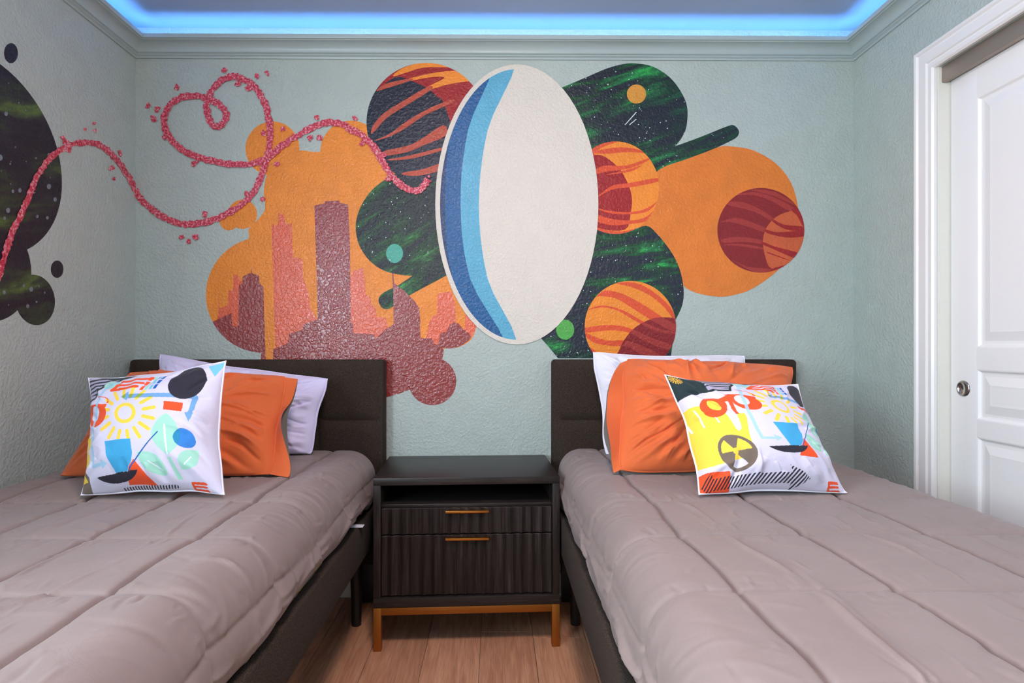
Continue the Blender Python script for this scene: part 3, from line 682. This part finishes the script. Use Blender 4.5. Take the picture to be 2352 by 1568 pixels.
def comforter(x0, x1, y0, y1, ztop, zb, seamX, seamY, side_seam, seed, label, folds, rc=.085):
    rg = np.random.RandomState(seed)
    r = rc; zbl, zbr = zb
    hl, hr = ztop-r-zbl, ztop-r-zbr; arc = r*math.pi/2; flat = x1-x0-2*r; tot = hl+arc+flat+arc+hr
    curl = .03
    s = np.linspace(-curl, tot+curl, 400); nt = 380
    # rows are denser away from the foot
    tt = np.linspace(0, 1, nt); Y = y0+(y1-y0)*tt
    X = np.zeros_like(s); Z = np.zeros_like(s); NX = np.zeros_like(s); NZ = np.zeros_like(s); TX = np.zeros_like(s)
    for i, q in enumerate(s):
        if q < 0: X[i], Z[i], NX[i], NZ[i] = x0-q*.8, zbl+.004*math.sin(-q/curl*math.pi)-q*.25, -.3, -1
        elif q < hl: X[i], Z[i], NX[i], NZ[i] = x0, zbl+q, -1, 0
        elif q < hl+arc:
            a = (q-hl)/r; X[i], Z[i], NX[i], NZ[i] = x0+r-r*math.cos(a), ztop-r+r*math.sin(a), -math.cos(a), math.sin(a)
        elif q < hl+arc+flat: X[i], Z[i], NX[i], NZ[i] = x0+r+(q-hl-arc), ztop, 0, 1
        elif q < hl+2*arc+flat:
            a = (q-hl-arc-flat)/r; X[i], Z[i], NX[i], NZ[i] = x1-r+r*math.sin(a), ztop-r+r*math.cos(a), math.sin(a), math.cos(a)
        elif q < tot: X[i], Z[i], NX[i], NZ[i] = x1, ztop-r-(q-hl-2*arc-flat), 1, 0
        else: X[i], Z[i], NX[i], NZ[i] = x1-(q-tot)*.8, zbr+(q-tot)*.25, .3, -1
    U, V = np.meshgrid(s, Y, indexing='ij')
    s_of = lambda xx: hl+arc+(xx-x0-r)
    H = np.zeros_like(U)
    wx = .010*vnoise(U*2.5, V*4.0, seed)+.004*vnoise(U*9, V*13, seed+2)
    dmin = np.full_like(U, 9.0); dX = np.full_like(U, 9.0); dY = np.full_like(U, 9.0)
    sx_list = [s_of(q) for q in seamX]+[q for q in side_seam(hl, arc, flat, tot)]
    for q in sx_list: dX = np.minimum(dX, np.abs(U-q+wx))
    wy = .010*vnoise(U*3.0, V*2.0, seed+5)
    for q in seamY: dY = np.minimum(dY, np.abs(V-q+wy))
    puff = lambda d, w: 1-np.exp(-d/w)
    dT = np.full_like(U, 9.0)
    for q in [s_of(q) for q in seamX]: dT = np.minimum(dT, np.abs(U-q+wx))
    H += .0075*puff(dT, .012)*puff(dY, .016)-.002
    gap = vnoise(V*3.1, U*1.7, seed+9)*.5+.5
    H -= (.006+.006*gap)*np.exp(-(dT/.0042)**2)+.0025*np.exp(-(dX/.006)**2)+.004*np.exp(-(dY/.0040)**2)
    # broad softness
    H += .004*vnoise(U*3.1, V*2.7, seed+20)+.0025*vnoise(U*8, V*7, seed+21)
    # long folds running down the bed
    for (xa, ya, xb, yb_, w, h) in folds: crease(H, U, V, (s_of(xa), ya), (s_of(xb), yb_), w*.62, h*1.05, .55)
    # gathers along the cross and long seams
    for k in range(620):
        if rg.rand() < .62:
            sy = seamY[rg.randint(len(seamY))]; uu = rg.uniform(hl*.3, tot-hl*.3); L = rg.uniform(.015, .075); sg = rg.choice([-1, 1])
            crease(H, U, V, (uu, sy+sg*.004), (uu+rg.uniform(-.015, .015), sy+sg*L), rg.uniform(.003, .006), rg.uniform(.001, .003)*rg.choice([1, 1, -1]))
        else:
            sx = sx_list[rg.randint(len(sx_list))]; vv = rg.uniform(y0+.1, y1-.1); L = rg.uniform(.03, .11); sg = rg.choice([-1, 1])
            crease(H, U, V, (sx+sg*.005, vv), (sx+sg*L, vv+rg.uniform(-.05, .05)), rg.uniform(.0045, .009), rg.uniform(.001, .0034)*rg.choice([1, 1, -1]))
    # curved drag lines over the edges and down the sides
    for k in range(150):
        left = rg.rand() < .5; vv = rg.uniform(y0+.05, y1-.08); L = rg.uniform(.08, .22); dv = rg.uniform(-.10, .02)
        a = rg.uniform(hl*.05, hl+arc*.7) if left else tot-rg.uniform(hr*.05, hr+arc*.7)
        crease(H, U, V, (a, vv), (a+(L if left else -L), vv+dv), rg.uniform(.004, .009), rg.uniform(.0008, .0026)*rg.choice([1, 1, -1]))
    for k in range(26):     # slanting folds along the hems
        vv = rg.uniform(y0+.2, y1-.25); left = k % 2 == 0; a = rg.uniform(.015, hl*.55); a = a if left else tot-a
        crease(H, U, V, (a, vv), (a+rg.uniform(-.02, .05)*(1 if left else -1), vv+rg.uniform(.12, .30)), rg.uniform(.006, .011), rg.uniform(.003, .007), .5)
    for k in range(120):    # crumpled patches
        cu, cv = rg.uniform(hl+arc, tot-hl-arc), rg.uniform(y0+.2, y1-.5)
        a = rg.uniform(0, math.pi); L = rg.uniform(.02, .07)
        crease(H, U, V, (cu, cv), (cu+L*math.cos(a)*.5, cv+L*abs(math.sin(a))), rg.uniform(.0035, .006), rg.uniform(.0014, .0034), .5)
    # sides bulge and hem wanders
    side = np.clip((hl-U)/hl, 0, 1)+np.clip((U-(tot-hr))/hr, 0, 1)
    H += .010*np.sin(np.pi*np.clip(side, 0, 1))+.008*side*vnoise(V*5, V*0+seed, seed+31)
    # head and foot ends roll over
    e = np.clip((V-(y1-.10))/.10, 0, 1); ef = np.clip(((y0+.10)-V)/.10, 0, 1); e = np.maximum(e, ef)
    drop = .10*(1-np.sqrt(np.clip(1-e**2, 0, 1)))
    PX = X[:, None]+NX[:, None]*H; PZ = Z[:, None]+NZ[:, None]*H
    cxm = (x0+x1)/2
    onside = np.clip(np.abs(PX-cxm)/((x1-x0)/2), 0, 1)**6
    PX = PX-np.sign(PX-cxm)*drop*.55*onside
    PZ = PZ-drop*np.clip((Z[:, None]-min(zbl, zbr))/(ztop-min(zbl, zbr)), 0, 1)
    hem = np.exp(-np.clip(np.minimum(U+curl, tot+curl-U), 0, None)/.05)
    PZ = PZ+hem*.010*vnoise(V*6+3, V*0, seed+40)
    verts = np.stack([PX, V, PZ], -1).reshape(-1, 3)
    o = obj('comforter', verts, gridfaces(*U.shape)[:, ::-1], M['comf'], None, True)
    tag(o, label, 'comforter'); return o
seamY = [.42, .695, .965, 1.25, 1.54, 1.83, 2.10]
fl_l = [(-.80, .75, -.72, 1.12, .010, .006), (-.74, 1.0, -.71, 1.5, .008, .004), (-1.02, 1.2, -.95, 1.6, .010, .005), (-.70, 1.35, -.67, 1.8, .007, .004), (-1.15, .95, -1.1, 1.5, .010, .005), (-.86, 1.0, -.855, 1.22, .009, .006), (-.78, 1.3, -.74, 1.5, .006, .004), (-1.3, 1.2, -1.25, 1.8, .01, .004)]
fl_r = [(.545, .45, .515, .97, .011, .010), (.515, .98, .50, 1.26, .010, .007), (.49, 1.30, .47, 1.56, .009, .006), (.80, .97, .79, 1.27, .008, .007), (.79, 1.28, .765, 1.60, .007, .005), (.825, .60, .805, .95, .008, .006), (.87, 1.1, .86, 1.5, .007, .004), (.56, .5, .53, 1.1, .013, .004), (.88, 1.3, .87, 1.62, .006, .004), (.66, 1.58, .64, 1.8, .006, .003), (1.02, .8, 1.0, 1.3, .008, .004)]
comforter(LBx[0]+.004, LBx[1]-.018, .36, D-.10, ZB, (.50, .470), [-.645-.228*k for k in range(4)], seamY, lambda hl, arc, flat, tot: [tot-.075, .06], 11, 'taupe quilted comforter on the bed against the left wall', fl_l, .095)
comforter(RBx[0]+.018, RBx[1]+.0, .36, D-.10, ZB+.008, (.462, .47), [.405+.266*k for k in range(4)], seamY, lambda hl, arc, flat, tot: [.085, tot-.07], 23, 'taupe quilted comforter on the bed by the closet door', fl_r, .085)

# ------------------------------------------------------------------ pillows
def pillow_grid(corners, T, n, pinch, sign, seed, p=3.0, q=.5, sag=.25, wr=.004, ncr=40, edge=.0, rnd=0.0):
    """corners: BL, BR, TR, TL. returns (n*n,3) verts, plus u,v grids"""
    BL, BR, TR, TL = [np.array(c) for c in corners]
    u = np.linspace(0, 1, n); U, V = np.meshgrid(u, u, indexing='ij')
    a, b = 2*U-1, 2*V-1
    # pull edges in between the corners
    px = pinch*(1-b**2)*np.sign(a)*np.abs(a)**2.2; py = pinch*(1-a**2)*np.sign(b)*np.abs(b)**2.2
    wob = .012*vnoise(V*5+seed, V*0, seed)*np.abs(a)**4; wob2 = .012*vnoise(U*5+seed, U*0+4, seed+1)*np.abs(b)**4
    uu = np.clip(U-px+wob*.6, -.05, 1.05); vv = V-py+wob2*.6
    if rnd: uu = .5+(uu-.5)*np.sqrt(1-rnd*b**4); vv = .5+(vv-.5)*np.sqrt(1-rnd*a**4)
    B = ((1-uu)*(1-vv))[..., None]*BL+(uu*(1-vv))[..., None]*BR+(uu*vv)[..., None]*TR+((1-uu)*vv)[..., None]*TL
    nrm = np.cross(BR-BL, TL-BL); nrm /= np.linalg.norm(nrm)
    prof = ((1-np.abs(a)**p)*(1-np.abs(b)**p)).clip(0)**q
    t_ = T*prof*(1+sag*(.5-V))
    wx = np.linalg.norm(BR-BL); wy = np.linalg.norm(TL-BL); Um, Vm = U*wx, V*wy
    rg = np.random.RandomState(seed+100); H = np.zeros_like(U)
    for k in range(ncr):
        # folds run in from the edges and corners towards the middle
        if rg.rand() < .5: c0 = (rg.choice([0.04, .96])*wx, rg.uniform(.03, .97)*wy)
        else: c0 = (rg.uniform(.03, .97)*wx, rg.choice([.04, .96])*wy)
        tgt = (wx*rg.uniform(.3, .7), wy*rg.uniform(.3, .7)); f = rg.uniform(.2, .55)
        c1 = (c0[0]+(tgt[0]-c0[0])*f, c0[1]+(tgt[1]-c0[1])*f)
        crease(H, Um, Vm, c0, c1, rg.uniform(.005, .014), wr*rg.uniform(.4, 1.2)*rg.choice([1, 1, -1]), .4)
    H += wr*.8*vnoise(U*4, V*4, seed+7)+wr*.5*vnoise(U*10, V*9, seed+8)
    t_ = t_+H*np.minimum(1, prof*2.2)
    P3 = B+nrm*((sign*(t_+edge))[..., None])
    zf = ZB+.013; dz = P3[..., 2]-zf; P3[..., 2] = zf+np.where(dz > .012, dz, .012*np.exp(np.clip((dz-.012)/.012, -4, 0)))
    P3[..., 1] = np.minimum(P3[..., 1], D-.092)
    return P3.reshape(-1, 3), U, V, nrm
def rim(corners, n, pinch, seed, r, mat, parent, name='piping', rnd=0.0):
    v, U, V, nrm = pillow_grid(corners, 0, n, pinch, 1, seed, wr=0, ncr=0, rnd=rnd)
    g = v.reshape(n, n, 3); loop = np.concatenate([g[:-1, 0], g[-1, :-1], g[:0:-1, -1], g[0, :0:-1]]); m = len(loop)
    c = g.mean((0, 1)); verts = []; k = 8
    for i in range(m):
        out = loop[i]-c; out -= nrm*out.dot(nrm); out /= np.linalg.norm(out)
        for j in range(k):
            a = 2*math.pi*j/k; verts.append(loop[i]+r*(math.cos(a)*out+math.sin(a)*nrm))
    fs = [(i*k+j, i*k+(j+1) % k, ((i+1) % m)*k+(j+1) % k, ((i+1) % m)*k+j) for i in range(m) for j in range(k)]
    return obj(name, np.array(verts), fs, mat, parent, True)
def corner(px, py, Y): v = atY(px, py, Y); return (v.x, v.y, v.z)

def plain_pillow(label, corners, T, seed, mat, wr=.011):
    b = np.mean(corners, 0); p = thing('white_pillow', label, 'pillow', (b[0], b[1], min(c[2] for c in corners)))
    for sgn, nm in ((1, 'front_panel'), (-1, 'back_panel')):
        v, U, V, nr = pillow_grid(corners, T if sgn > 0 else T*.6, 180, .045, sgn, seed, p=2.5, q=.55, wr=wr, ncr=80, rnd=.10)
        f = gridfaces(180, 180); obj(nm, v, f[:, ::-1] if sgn < 0 else f, mat, p, True)
    rim(corners, 60, .045, seed, .004, mat, p, 'seam', .10); place(p); return p
plain_pillow('white pillow with violet light tinted into its cloth behind the orange one on the bed at the left wall',
    [corner(330, 1052, 2.17), corner(722, 1056, 2.17), corner(764, 868, 2.28), corner(362, 808, 2.28)], .085, 3, M['whitec'])
plain_pillow('bright white pillow behind the orange one on the bed by the closet',
    [corner(1384, 1058, 2.15), corner(1745, 1056, 2.15), corner(1715, 812, 2.285), corner(1352, 804, 2.285)], .075, 8, M['whitec2'])

def sham(label, corners, T, seed, open_side):
    b = np.mean(corners, 0); p = thing('orange_pillow', label, 'pillow', (b[0], b[1], min(c[2] for c in corners)))
    n = 230
    v, U, V, nr = pillow_grid(corners, T, n, .035, 1, seed, p=2.3, q=.6, wr=.011, ncr=95, rnd=.16); obj('front_panel', v, gridfaces(n, n), M['orange'], p, True)
    v2, U, V, nr = pillow_grid(corners, T*.6, 100, .035, -1, seed, p=2.3, q=.6, wr=.004, ncr=30, rnd=.16); 
    o = obj('back_panel', v2, gridfaces(100, 100)[:, ::-1], M['greyc'], p, True); o['label'] = 'grey reverse side of the pillowcase'
    # open hem: a soft sleeve past the pillow's end, orange outside and grey inside
    g = v.reshape(n, n, 3); edge = g[-1] if open_side == 'right' else g[0]
    axis = np.array(corners[1])-np.array(corners[0]); axis /= np.linalg.norm(axis)
    if open_side == 'left': axis = -axis
    m = len(edge); rg = np.random.RandomState(seed); L = .055
    for sgn, nm, mat in ((1, 'hem', M['orange']), (-1, 'hem_lining', M['greyc'])):
        V3 = []; w = 14
        for i in range(m):
            vv = i/(m-1)
            for j in range(w):
                f = j/(w-1)
                open_ = .030*np.sin(np.pi*vv)**1.2*f*(1 if sgn > 0 else -.5)*(1+.6*math.sin(vv*9+seed))
                fold = .010*math.sin(vv*17+seed)*f
                q = edge[i]+axis*(L*f*(.75+.35*math.sin(vv*5+seed*2)))+nr*(open_+fold*.6)+np.array((0, 0, -.010*f))
                V3.append(q)
        fs = gridfaces(m, w); oo = obj(nm, np.array(V3), fs, mat, p, True)
    rim(corners, 70, .035, seed, .0035, M['orange'], p, 'seam', .16); place(p); return p
sham('orange pillow with grey lining leaning on the bed at the left wall',
     [corner(112, 1112, 1.80), corner(634, 1104, 1.80), corner(668, 858, 2.06), corner(290, 846, 2.06)], .105, 4, 'right')
sham('orange pillow with grey reverse leaning on the bed by the closet',
     [corner(1410, 1092, 1.80), corner(1800, 1090, 1.84), corner(1834, 836, 2.08), corner(1424, 816, 2.08)], .10, 12, 'left')

# printed throw pillows: the print is a colour attribute on the cloth
Lc = np.array([(165, 1410), (1420, 1385), (1440, 205), (240, 370)], float)     # design frame BL BR TR TL
def print_colours(U, V, mode):
    v = 1-V; u = U
    if mode == 'R':
        u = np.interp(U, [0, .27, .68, .87, 1.0], [-.33, 0, .40, .68, .90]); v = np.interp(1-V, [0, .16, .33, .72, 1], [.0, .22, .43, .92, 1.22])
    if mode == 'B': u = 1.15-U*.9; v = 1.0-V
    w = 1-v
    x = (1-u)*(1-w)*Lc[0, 0]+u*(1-w)*Lc[1, 0]+u*w*Lc[2, 0]+(1-u)*w*Lc[3, 0]
    y = (1-u)*(1-w)*Lc[0, 1]+u*(1-w)*Lc[1, 1]+u*w*Lc[2, 1]+(1-u)*w*Lc[3, 1]
    col = np.empty(U.shape+(3,)); col[:] = lin(216, 212, 232)[:3]
    def put(m, c, a=1.0):
        c = np.array(lin(*c)[:3]); col[m] = col[m]*(1-a)+c*a
    def mult(m, c):
        col[m] = col[m]*np.array(lin(*c)[:3])
    def poly(p):
        c = np.zeros(x.shape, bool)
        for i in range(len(p)):
            (ax, ay), (bx, by) = p[i-1], p[i]
            if ay == by: continue
            c ^= ((ay > y) != (by > y)) & (x < (bx-ax)*(y-ay)/(by-ay)+ax)
        return c
    def ell(cx, cy, rx, ry, rot=0):
        c, s = math.cos(rot), math.sin(rot); dx, dy = x-cx, y-cy
        return ((dx*c+dy*s)/rx)**2+((-dx*s+dy*c)/ry)**2 < 1
    def seg(p, w):
        m = np.zeros(x.shape, bool)
        for (ax, ay), (bx, by) in zip(p[:-1], p[1:]):
            dx, dy = bx-ax, by-ay; t = np.clip(((x-ax)*dx+(y-ay)*dy)/(dx*dx+dy*dy), 0, 1)
            m |= np.hypot(x-ax-t*dx, y-ay-t*dy) < w/2
        return m
    def leaf(a, b, w):
        dx, dy = b[0]-a[0], b[1]-a[1]; L = math.hypot(dx, dy); t = ((x-a[0])*dx+(y-a[1])*dy)/L/L; d = np.abs((x-a[0])*dy-(y-a[1])*dx)/L
        return (t > 0) & (t < 1) & (d < w*np.sin(np.pi*np.clip(t, 0, 1))**.8)
    RED, YEL, LB, BL_, TEAL, DK = (240, 84, 40), (248, 212, 74), (150, 206, 232), (52, 142, 216), (164, 220, 200), (44, 42, 54)
    # yellow hand shape with white gaps
    hand = poly(smooth([(330, 960), (300, 935), (262, 950), (255, 1080), (215, 1120), (180, 960), (120, 850), (-40, 830), (-160, 850), (-280, 930), (-330, 1100), (-330, 1380), (-180, 1440), (140, 1400), (270, 1350), (285, 1200)], 4))
    put(hand, YEL)
    for a, b in (((-230, 930), (-195, 1090)), ((-110, 880), (-80, 1060)), ((30, 860), (70, 1030))): put(seg([a, b], 16), (244, 240, 246))
    # dark corner with barred patch
    dkc = poly([(-700, 100), (700, 340), (560, 415), (450, 452), (385, 530), (345, 625), (150, 650), (-40, 690), (-170, 740), (-280, 830), (-700, 850)]); put(dkc, (34, 52, 54))
    bar = poly([(120, 330), (560, 400), (425, 445), (370, 520), (335, 600), (150, 625)]); put(bar & ((np.mod(y+.25*x, 44) < 24) | (y > 575)), (178, 170, 196))
    rsun = np.hypot(x-(-90), y-480); an = np.arctan2(y-480, x+90); put((rsun < 62) & (rsun > 24) & (np.cos(an*16) > 0), (226, 178, 60)); put((rsun < 24) & (rsun > 12), (226, 178, 60))
    # sun
    rr_ = np.hypot(x-703, y-780); an = np.arctan2(y-780, x-703)
    put((rr_ < 94) & (rr_ > 62), YEL)
    for k in range(16):
        a = 2*math.pi*(k+.5)/16; put(seg([(703+160*math.cos(a), 780+160*math.sin(a)), (703+252*math.cos(a), 780+252*math.sin(a))], 32), YEL)
    # sky-blue route arrow
    put(ell(500, 465, 85, 50), (170, 222, 208))
    rt = seg([(560, 430), (445, 500), (392, 700), (366, 900), (372, 1212), (480, 1206)], 28) | poly([(475, 1165), (535, 1200), (480, 1240)])
    # red spectacle-like shapes
    put((ell(400, 782, 118, 106) | poly([(282, 680), (505, 682), (505, 720), (282, 720)])) & ~ell(370, 762, 56, 66), RED)
    put(poly([(255, 690), (285, 690), (282, 940), (255, 945)]) | poly([(200, 740), (300, 700), (300, 760), (220, 790)]), RED)
    put(ell(95, 850, 150, 112, -.6) & ~ell(110, 830, 66, 70), RED); put(ell(110, 830, 66, 70), YEL)
    put(rt, LB, .8)
    put(seg([(385, 600), (470, 612), (505, 632), (510, 660)], 9) | ell(508, 664, 13, 10), RED)
    # letter E
    put(seg([(860, 388), (660, 425), (610, 430), (520, 535), (770, 515)], 32) | seg([(600, 486), (800, 462)], 28), RED)
    # small coloured blocks
    for i, c in enumerate((RED, (165, 215, 195), (120, 196, 226), (24, 98, 184))):
        for j in range(3):
            cx_, cy_ = 812+i*38+j*14, 530-i*4-j*66; put(poly([(cx_-15, cy_+26), (cx_-3, cy_-28), (cx_+24, cy_-30), (cx_+12, cy_+24)]), c)
    # plain dark rounded patch and pale blue corner
    put(poly([(1310, 262), (1500, 190), (1440, 250), (1385, 372)]), (120, 196, 226))
    ar = seg([(700, 622), (1262, 600), (1250, 770)], 44) | poly([(640, 622), (712, 572), (706, 664)]) | poly([(1204, 758), (1245, 838), (1282, 758)])
    mult(ar, (138, 200, 236))
    put(ell(1178, 450, 145, 188, .25), DK)
    put(poly([(1026, 670), (1178, 670), (1172, 752), (1024, 748)]), RED)
    # leaves, stem and blue disc
    lf = leaf((1052, 780), (1062, 1130), 118) | leaf((812, 1115), (1020, 1280), 78) | leaf((1292, 1065), (1140, 1235), 66) | poly([(1052, 1145), (1082, 1145), (1124, 1312), (1080, 1320)])
    put(lf, TEAL); put(seg([(1048, 880), (1060, 1120)], 15) | seg([(890, 1185), (985, 1250)], 8) | seg([(1240, 1125), (1180, 1195)], 8), (240, 240, 250))
    mult(ell(1205, 980, 88, 78), (70, 160, 232))
    # blue and orange blocks, dark dish and stick
    put(poly(smooth([(520, 1020), (640, 1012), (765, 1005), (772, 1120), (745, 1200), (690, 1262), (585, 1285), (545, 1150)], 1)), (64, 166, 216))
    put(poly([(772, 1170), (840, 1280), (885, 1366), (640, 1368), (690, 1270)]), RED)
    put(seg([(990, 942), (700, 1275)], 10), (30, 96, 170))
    put(leaf((380, 1305), (775, 1255), 1) | ((ell(585, 1245, 205, 105, -.1)) & (y > 1302-(x-380)*.11)), DK)
    # warning roundel
    rr_ = np.hypot(x-130, (y-1330)); an = np.arctan2(y-1330, x-130)
    GR = (118, 104, 92); put((rr_ < 168) & (rr_ > 138), GR); put((rr_ <= 140) & (rr_ > 30) & (np.sin(3*an+.3) > .0), GR); put((rr_ < 20), YEL)
    # orange band and hatched arrow at the hem
    put(poly([(-500, 1520), (-200, 1480), (30, 1490), (20, 1900), (-500, 1900)]), RED)
    put(poly([(-260, 1580), (-150, 1480), (-140, 1530), (560, 1520), (540, 1455), (740, 1560), (545, 1660), (560, 1600), (-150, 1620), (-160, 1680)]) & (np.mod(x+.8*y, 34) < 17), DK)
    if mode == 'L':
        put(poly([(560, 1385), (1050, 1355), (1060, 1380), (560, 1408)]) & (np.mod(x+.8*y, 24) < 12), DK)
        ex, ey, s_ = 1175, 1385, 1.0
    else: ex, ey, s_ = 985, 1640, 1.45
    e_ = lambda a, b: (ex+a*s_, ey+b*s_)
    put(seg([e_(130, -60), e_(15, -48), e_(8, 2), e_(125, -6)], 20*s_) | seg([e_(12, -24), e_(125, -34)], 14*s_), RED)
    return col
t = NT('printed_cotton'); t.set(None, .75, spec=.25, sheen=.1)
at_ = t.n('ShaderNodeVertexColor'); at_.layer_name = 'print'; t.l(at_.outputs[0], t.b.inputs['Base Color'])
pp = t.pos(); n1 = t.bump(t.noise(pp, 26, 4, .55, .8), .22, .006); t.bump(t.noise(pp, 800, 1), .12, .0006, n1); M['print'] = t.m
def throw(label, corners, T, seed, mode, n=400, pinch=.045):
    b = np.mean(corners, 0); p = thing('throw_pillow', label, 'pillow', (b[0], b[1], min(c[2] for c in corners)))
    for sgn, nm, nn, md in ((1, 'front_panel', n, mode), (-1, 'back_panel', 200, 'B')):
        v, U, V, nr = pillow_grid(corners, T, nn, pinch, sgn, seed, p=2.2, q=.62, sag=.35, wr=.0065, ncr=50, edge=.001)
        f = gridfaces(nn, nn); o = obj(nm, v, f[:, ::-1] if sgn < 0 else f, M['print'], p, True)
        c = print_colours(U, V, md).reshape(-1, 3); c4 = np.concatenate([c, np.ones((len(c), 1))], 1).astype(np.float32)
        ca = o.data.color_attributes.new('print', 'FLOAT_COLOR', 'POINT'); ca.data.foreach_set('color', c4.ravel())
    rim(corners, 80, pinch, seed, .0035, M['whitec2'], p, 'piping'); place(p); return p
throw('printed square throw pillow with sun and leaves on the bed at the left wall',
      [corner(188, 1142, 1.565), corner(516, 1138, 1.565), corner(520, 828, 1.715), corner(206, 868, 1.715)], .095, 31, 'L')
throw('printed square throw pillow with yellow hand, slumped on the bed by the closet',
      [corner(1608, 1140, 1.555), corner(1946, 1138, 1.57), corner(1832, 884, 1.74), corner(1528, 862, 1.74)], .095, 47, 'R')

# ------------------------------------------------------------------ nightstand
fl_ = atZ(857, 1497, 0); fr_ = atZ(1286, 1485, 0)
NW = math.hypot(fr_.x-fl_.x, fr_.y-fl_.y); ang = math.atan2(fr_.y-fl_.y, fr_.x-fl_.x)
ND, NH = .405, .602
ns = thing('nightstand', 'black wooden nightstand with fluted drawers on a bronze-coloured metal base', 'nightstand', (fl_.x, fl_.y, 0))
ns.rotation_euler = (0, 0, ang)
th = .026; zb0 = .151; zt = NH
def nb_(name, x0, x1, y0, y1, z0, z1, mat, par=ns, bev=.002):
    return box(name, x0, x1, y0, y1, z0, z1, mat, par, bev, 2)
nb_('top', 0, NW, 0, ND, zt-th, zt, M['dwoodh']); nb_('bottom_panel', 0, NW, 0, ND, zb0, zb0+.034, M['dwoodh'])
nb_('side_panel', 0, th, 0, ND, zb0+.034, zt-th, M['dwood']); nb_('side_panel', NW-th, NW, 0, ND, zb0+.034, zt-th, M['dwood'])
nb_('back_panel', th, NW-th, ND-.012, ND, zb0+.034, zt-th, M['dwood'])
zsh = .505; nb_('shelf', th, NW-th, .022, ND-.012, zsh-.012, zsh, M['dwoodh'])
def drawer(z0, z1, seed):
    x0, x1 = th+.003, NW-th-.003; n = 240; rg = np.random.RandomState(seed)
    xs = np.linspace(x0, x1, n); cuts = np.cumsum(np.concatenate([[x0], np.full(17, (x1-x0)/17)*(1+rg.uniform(-.18, .18, 17))])); cuts = x0+(cuts-x0)*(x1-x0)/(cuts[-1]-x0)
    dep = np.zeros(n)
    for i in range(17):
        m = (xs >= cuts[i]) & (xs <= cuts[i+1]); f = (xs[m]-cuts[i])/(cuts[i+1]-cuts[i]); dep[m] = .0065*np.sin(np.pi*f)**.8
    V, Fc = [], []
    for i in range(n): V += [(xs[i], .006+dep[i]+.002, z0), (xs[i], .006+dep[i], z0+.002), (xs[i], .006+dep[i], z1-.002), (xs[i], .006+dep[i]+.002, z1), (xs[i], .026, z1), (xs[i], .026, z0)]
    for i in range(n-1):
        for j in range(5): Fc.append((6*i+j, 6*i+6+j, 6*i+7+j, 6*i+j+1))
    Fc += [tuple(range(6)), tuple(6*(n-1)+j for j in range(5, -1, -1))]
    d = obj('drawer', V, Fc, M['dwood'], ns, True); d.data.set_sharp_from_angle(angle=math.radians(35))
    nb_('drawer_box', x0+.01, x1-.01, .026, ND-.03, z0+.01, z1-.03, M['dwood'], d)
    cx_ = NW/2+.0; hw = .076
    h = nb_('handle', cx_-hw, cx_+hw, -.010, .008, z1-.014, z1-.006, M['brass'], d, .001); h['label'] = 'slim brass bar handle'
drawer(.402, .493, 1); drawer(.188, .398, 5)
bw = .028
lg = []
for (lx, ly) in ((0, 0), (NW-bw, 0), (0, ND-bw), (NW-bw, ND-bw)): nb_('leg', lx, lx+bw, ly, ly+bw, 0, zb0, M['bronze'])
for (a, b, c, d) in ((bw, NW-bw, 0, bw), (bw, NW-bw, ND-bw, ND), (0, bw, bw, ND-bw), (NW-bw, NW, bw, ND-bw)): nb_('base_rail', a, b, c, d, zb0-.026, zb0, M['bronze'])
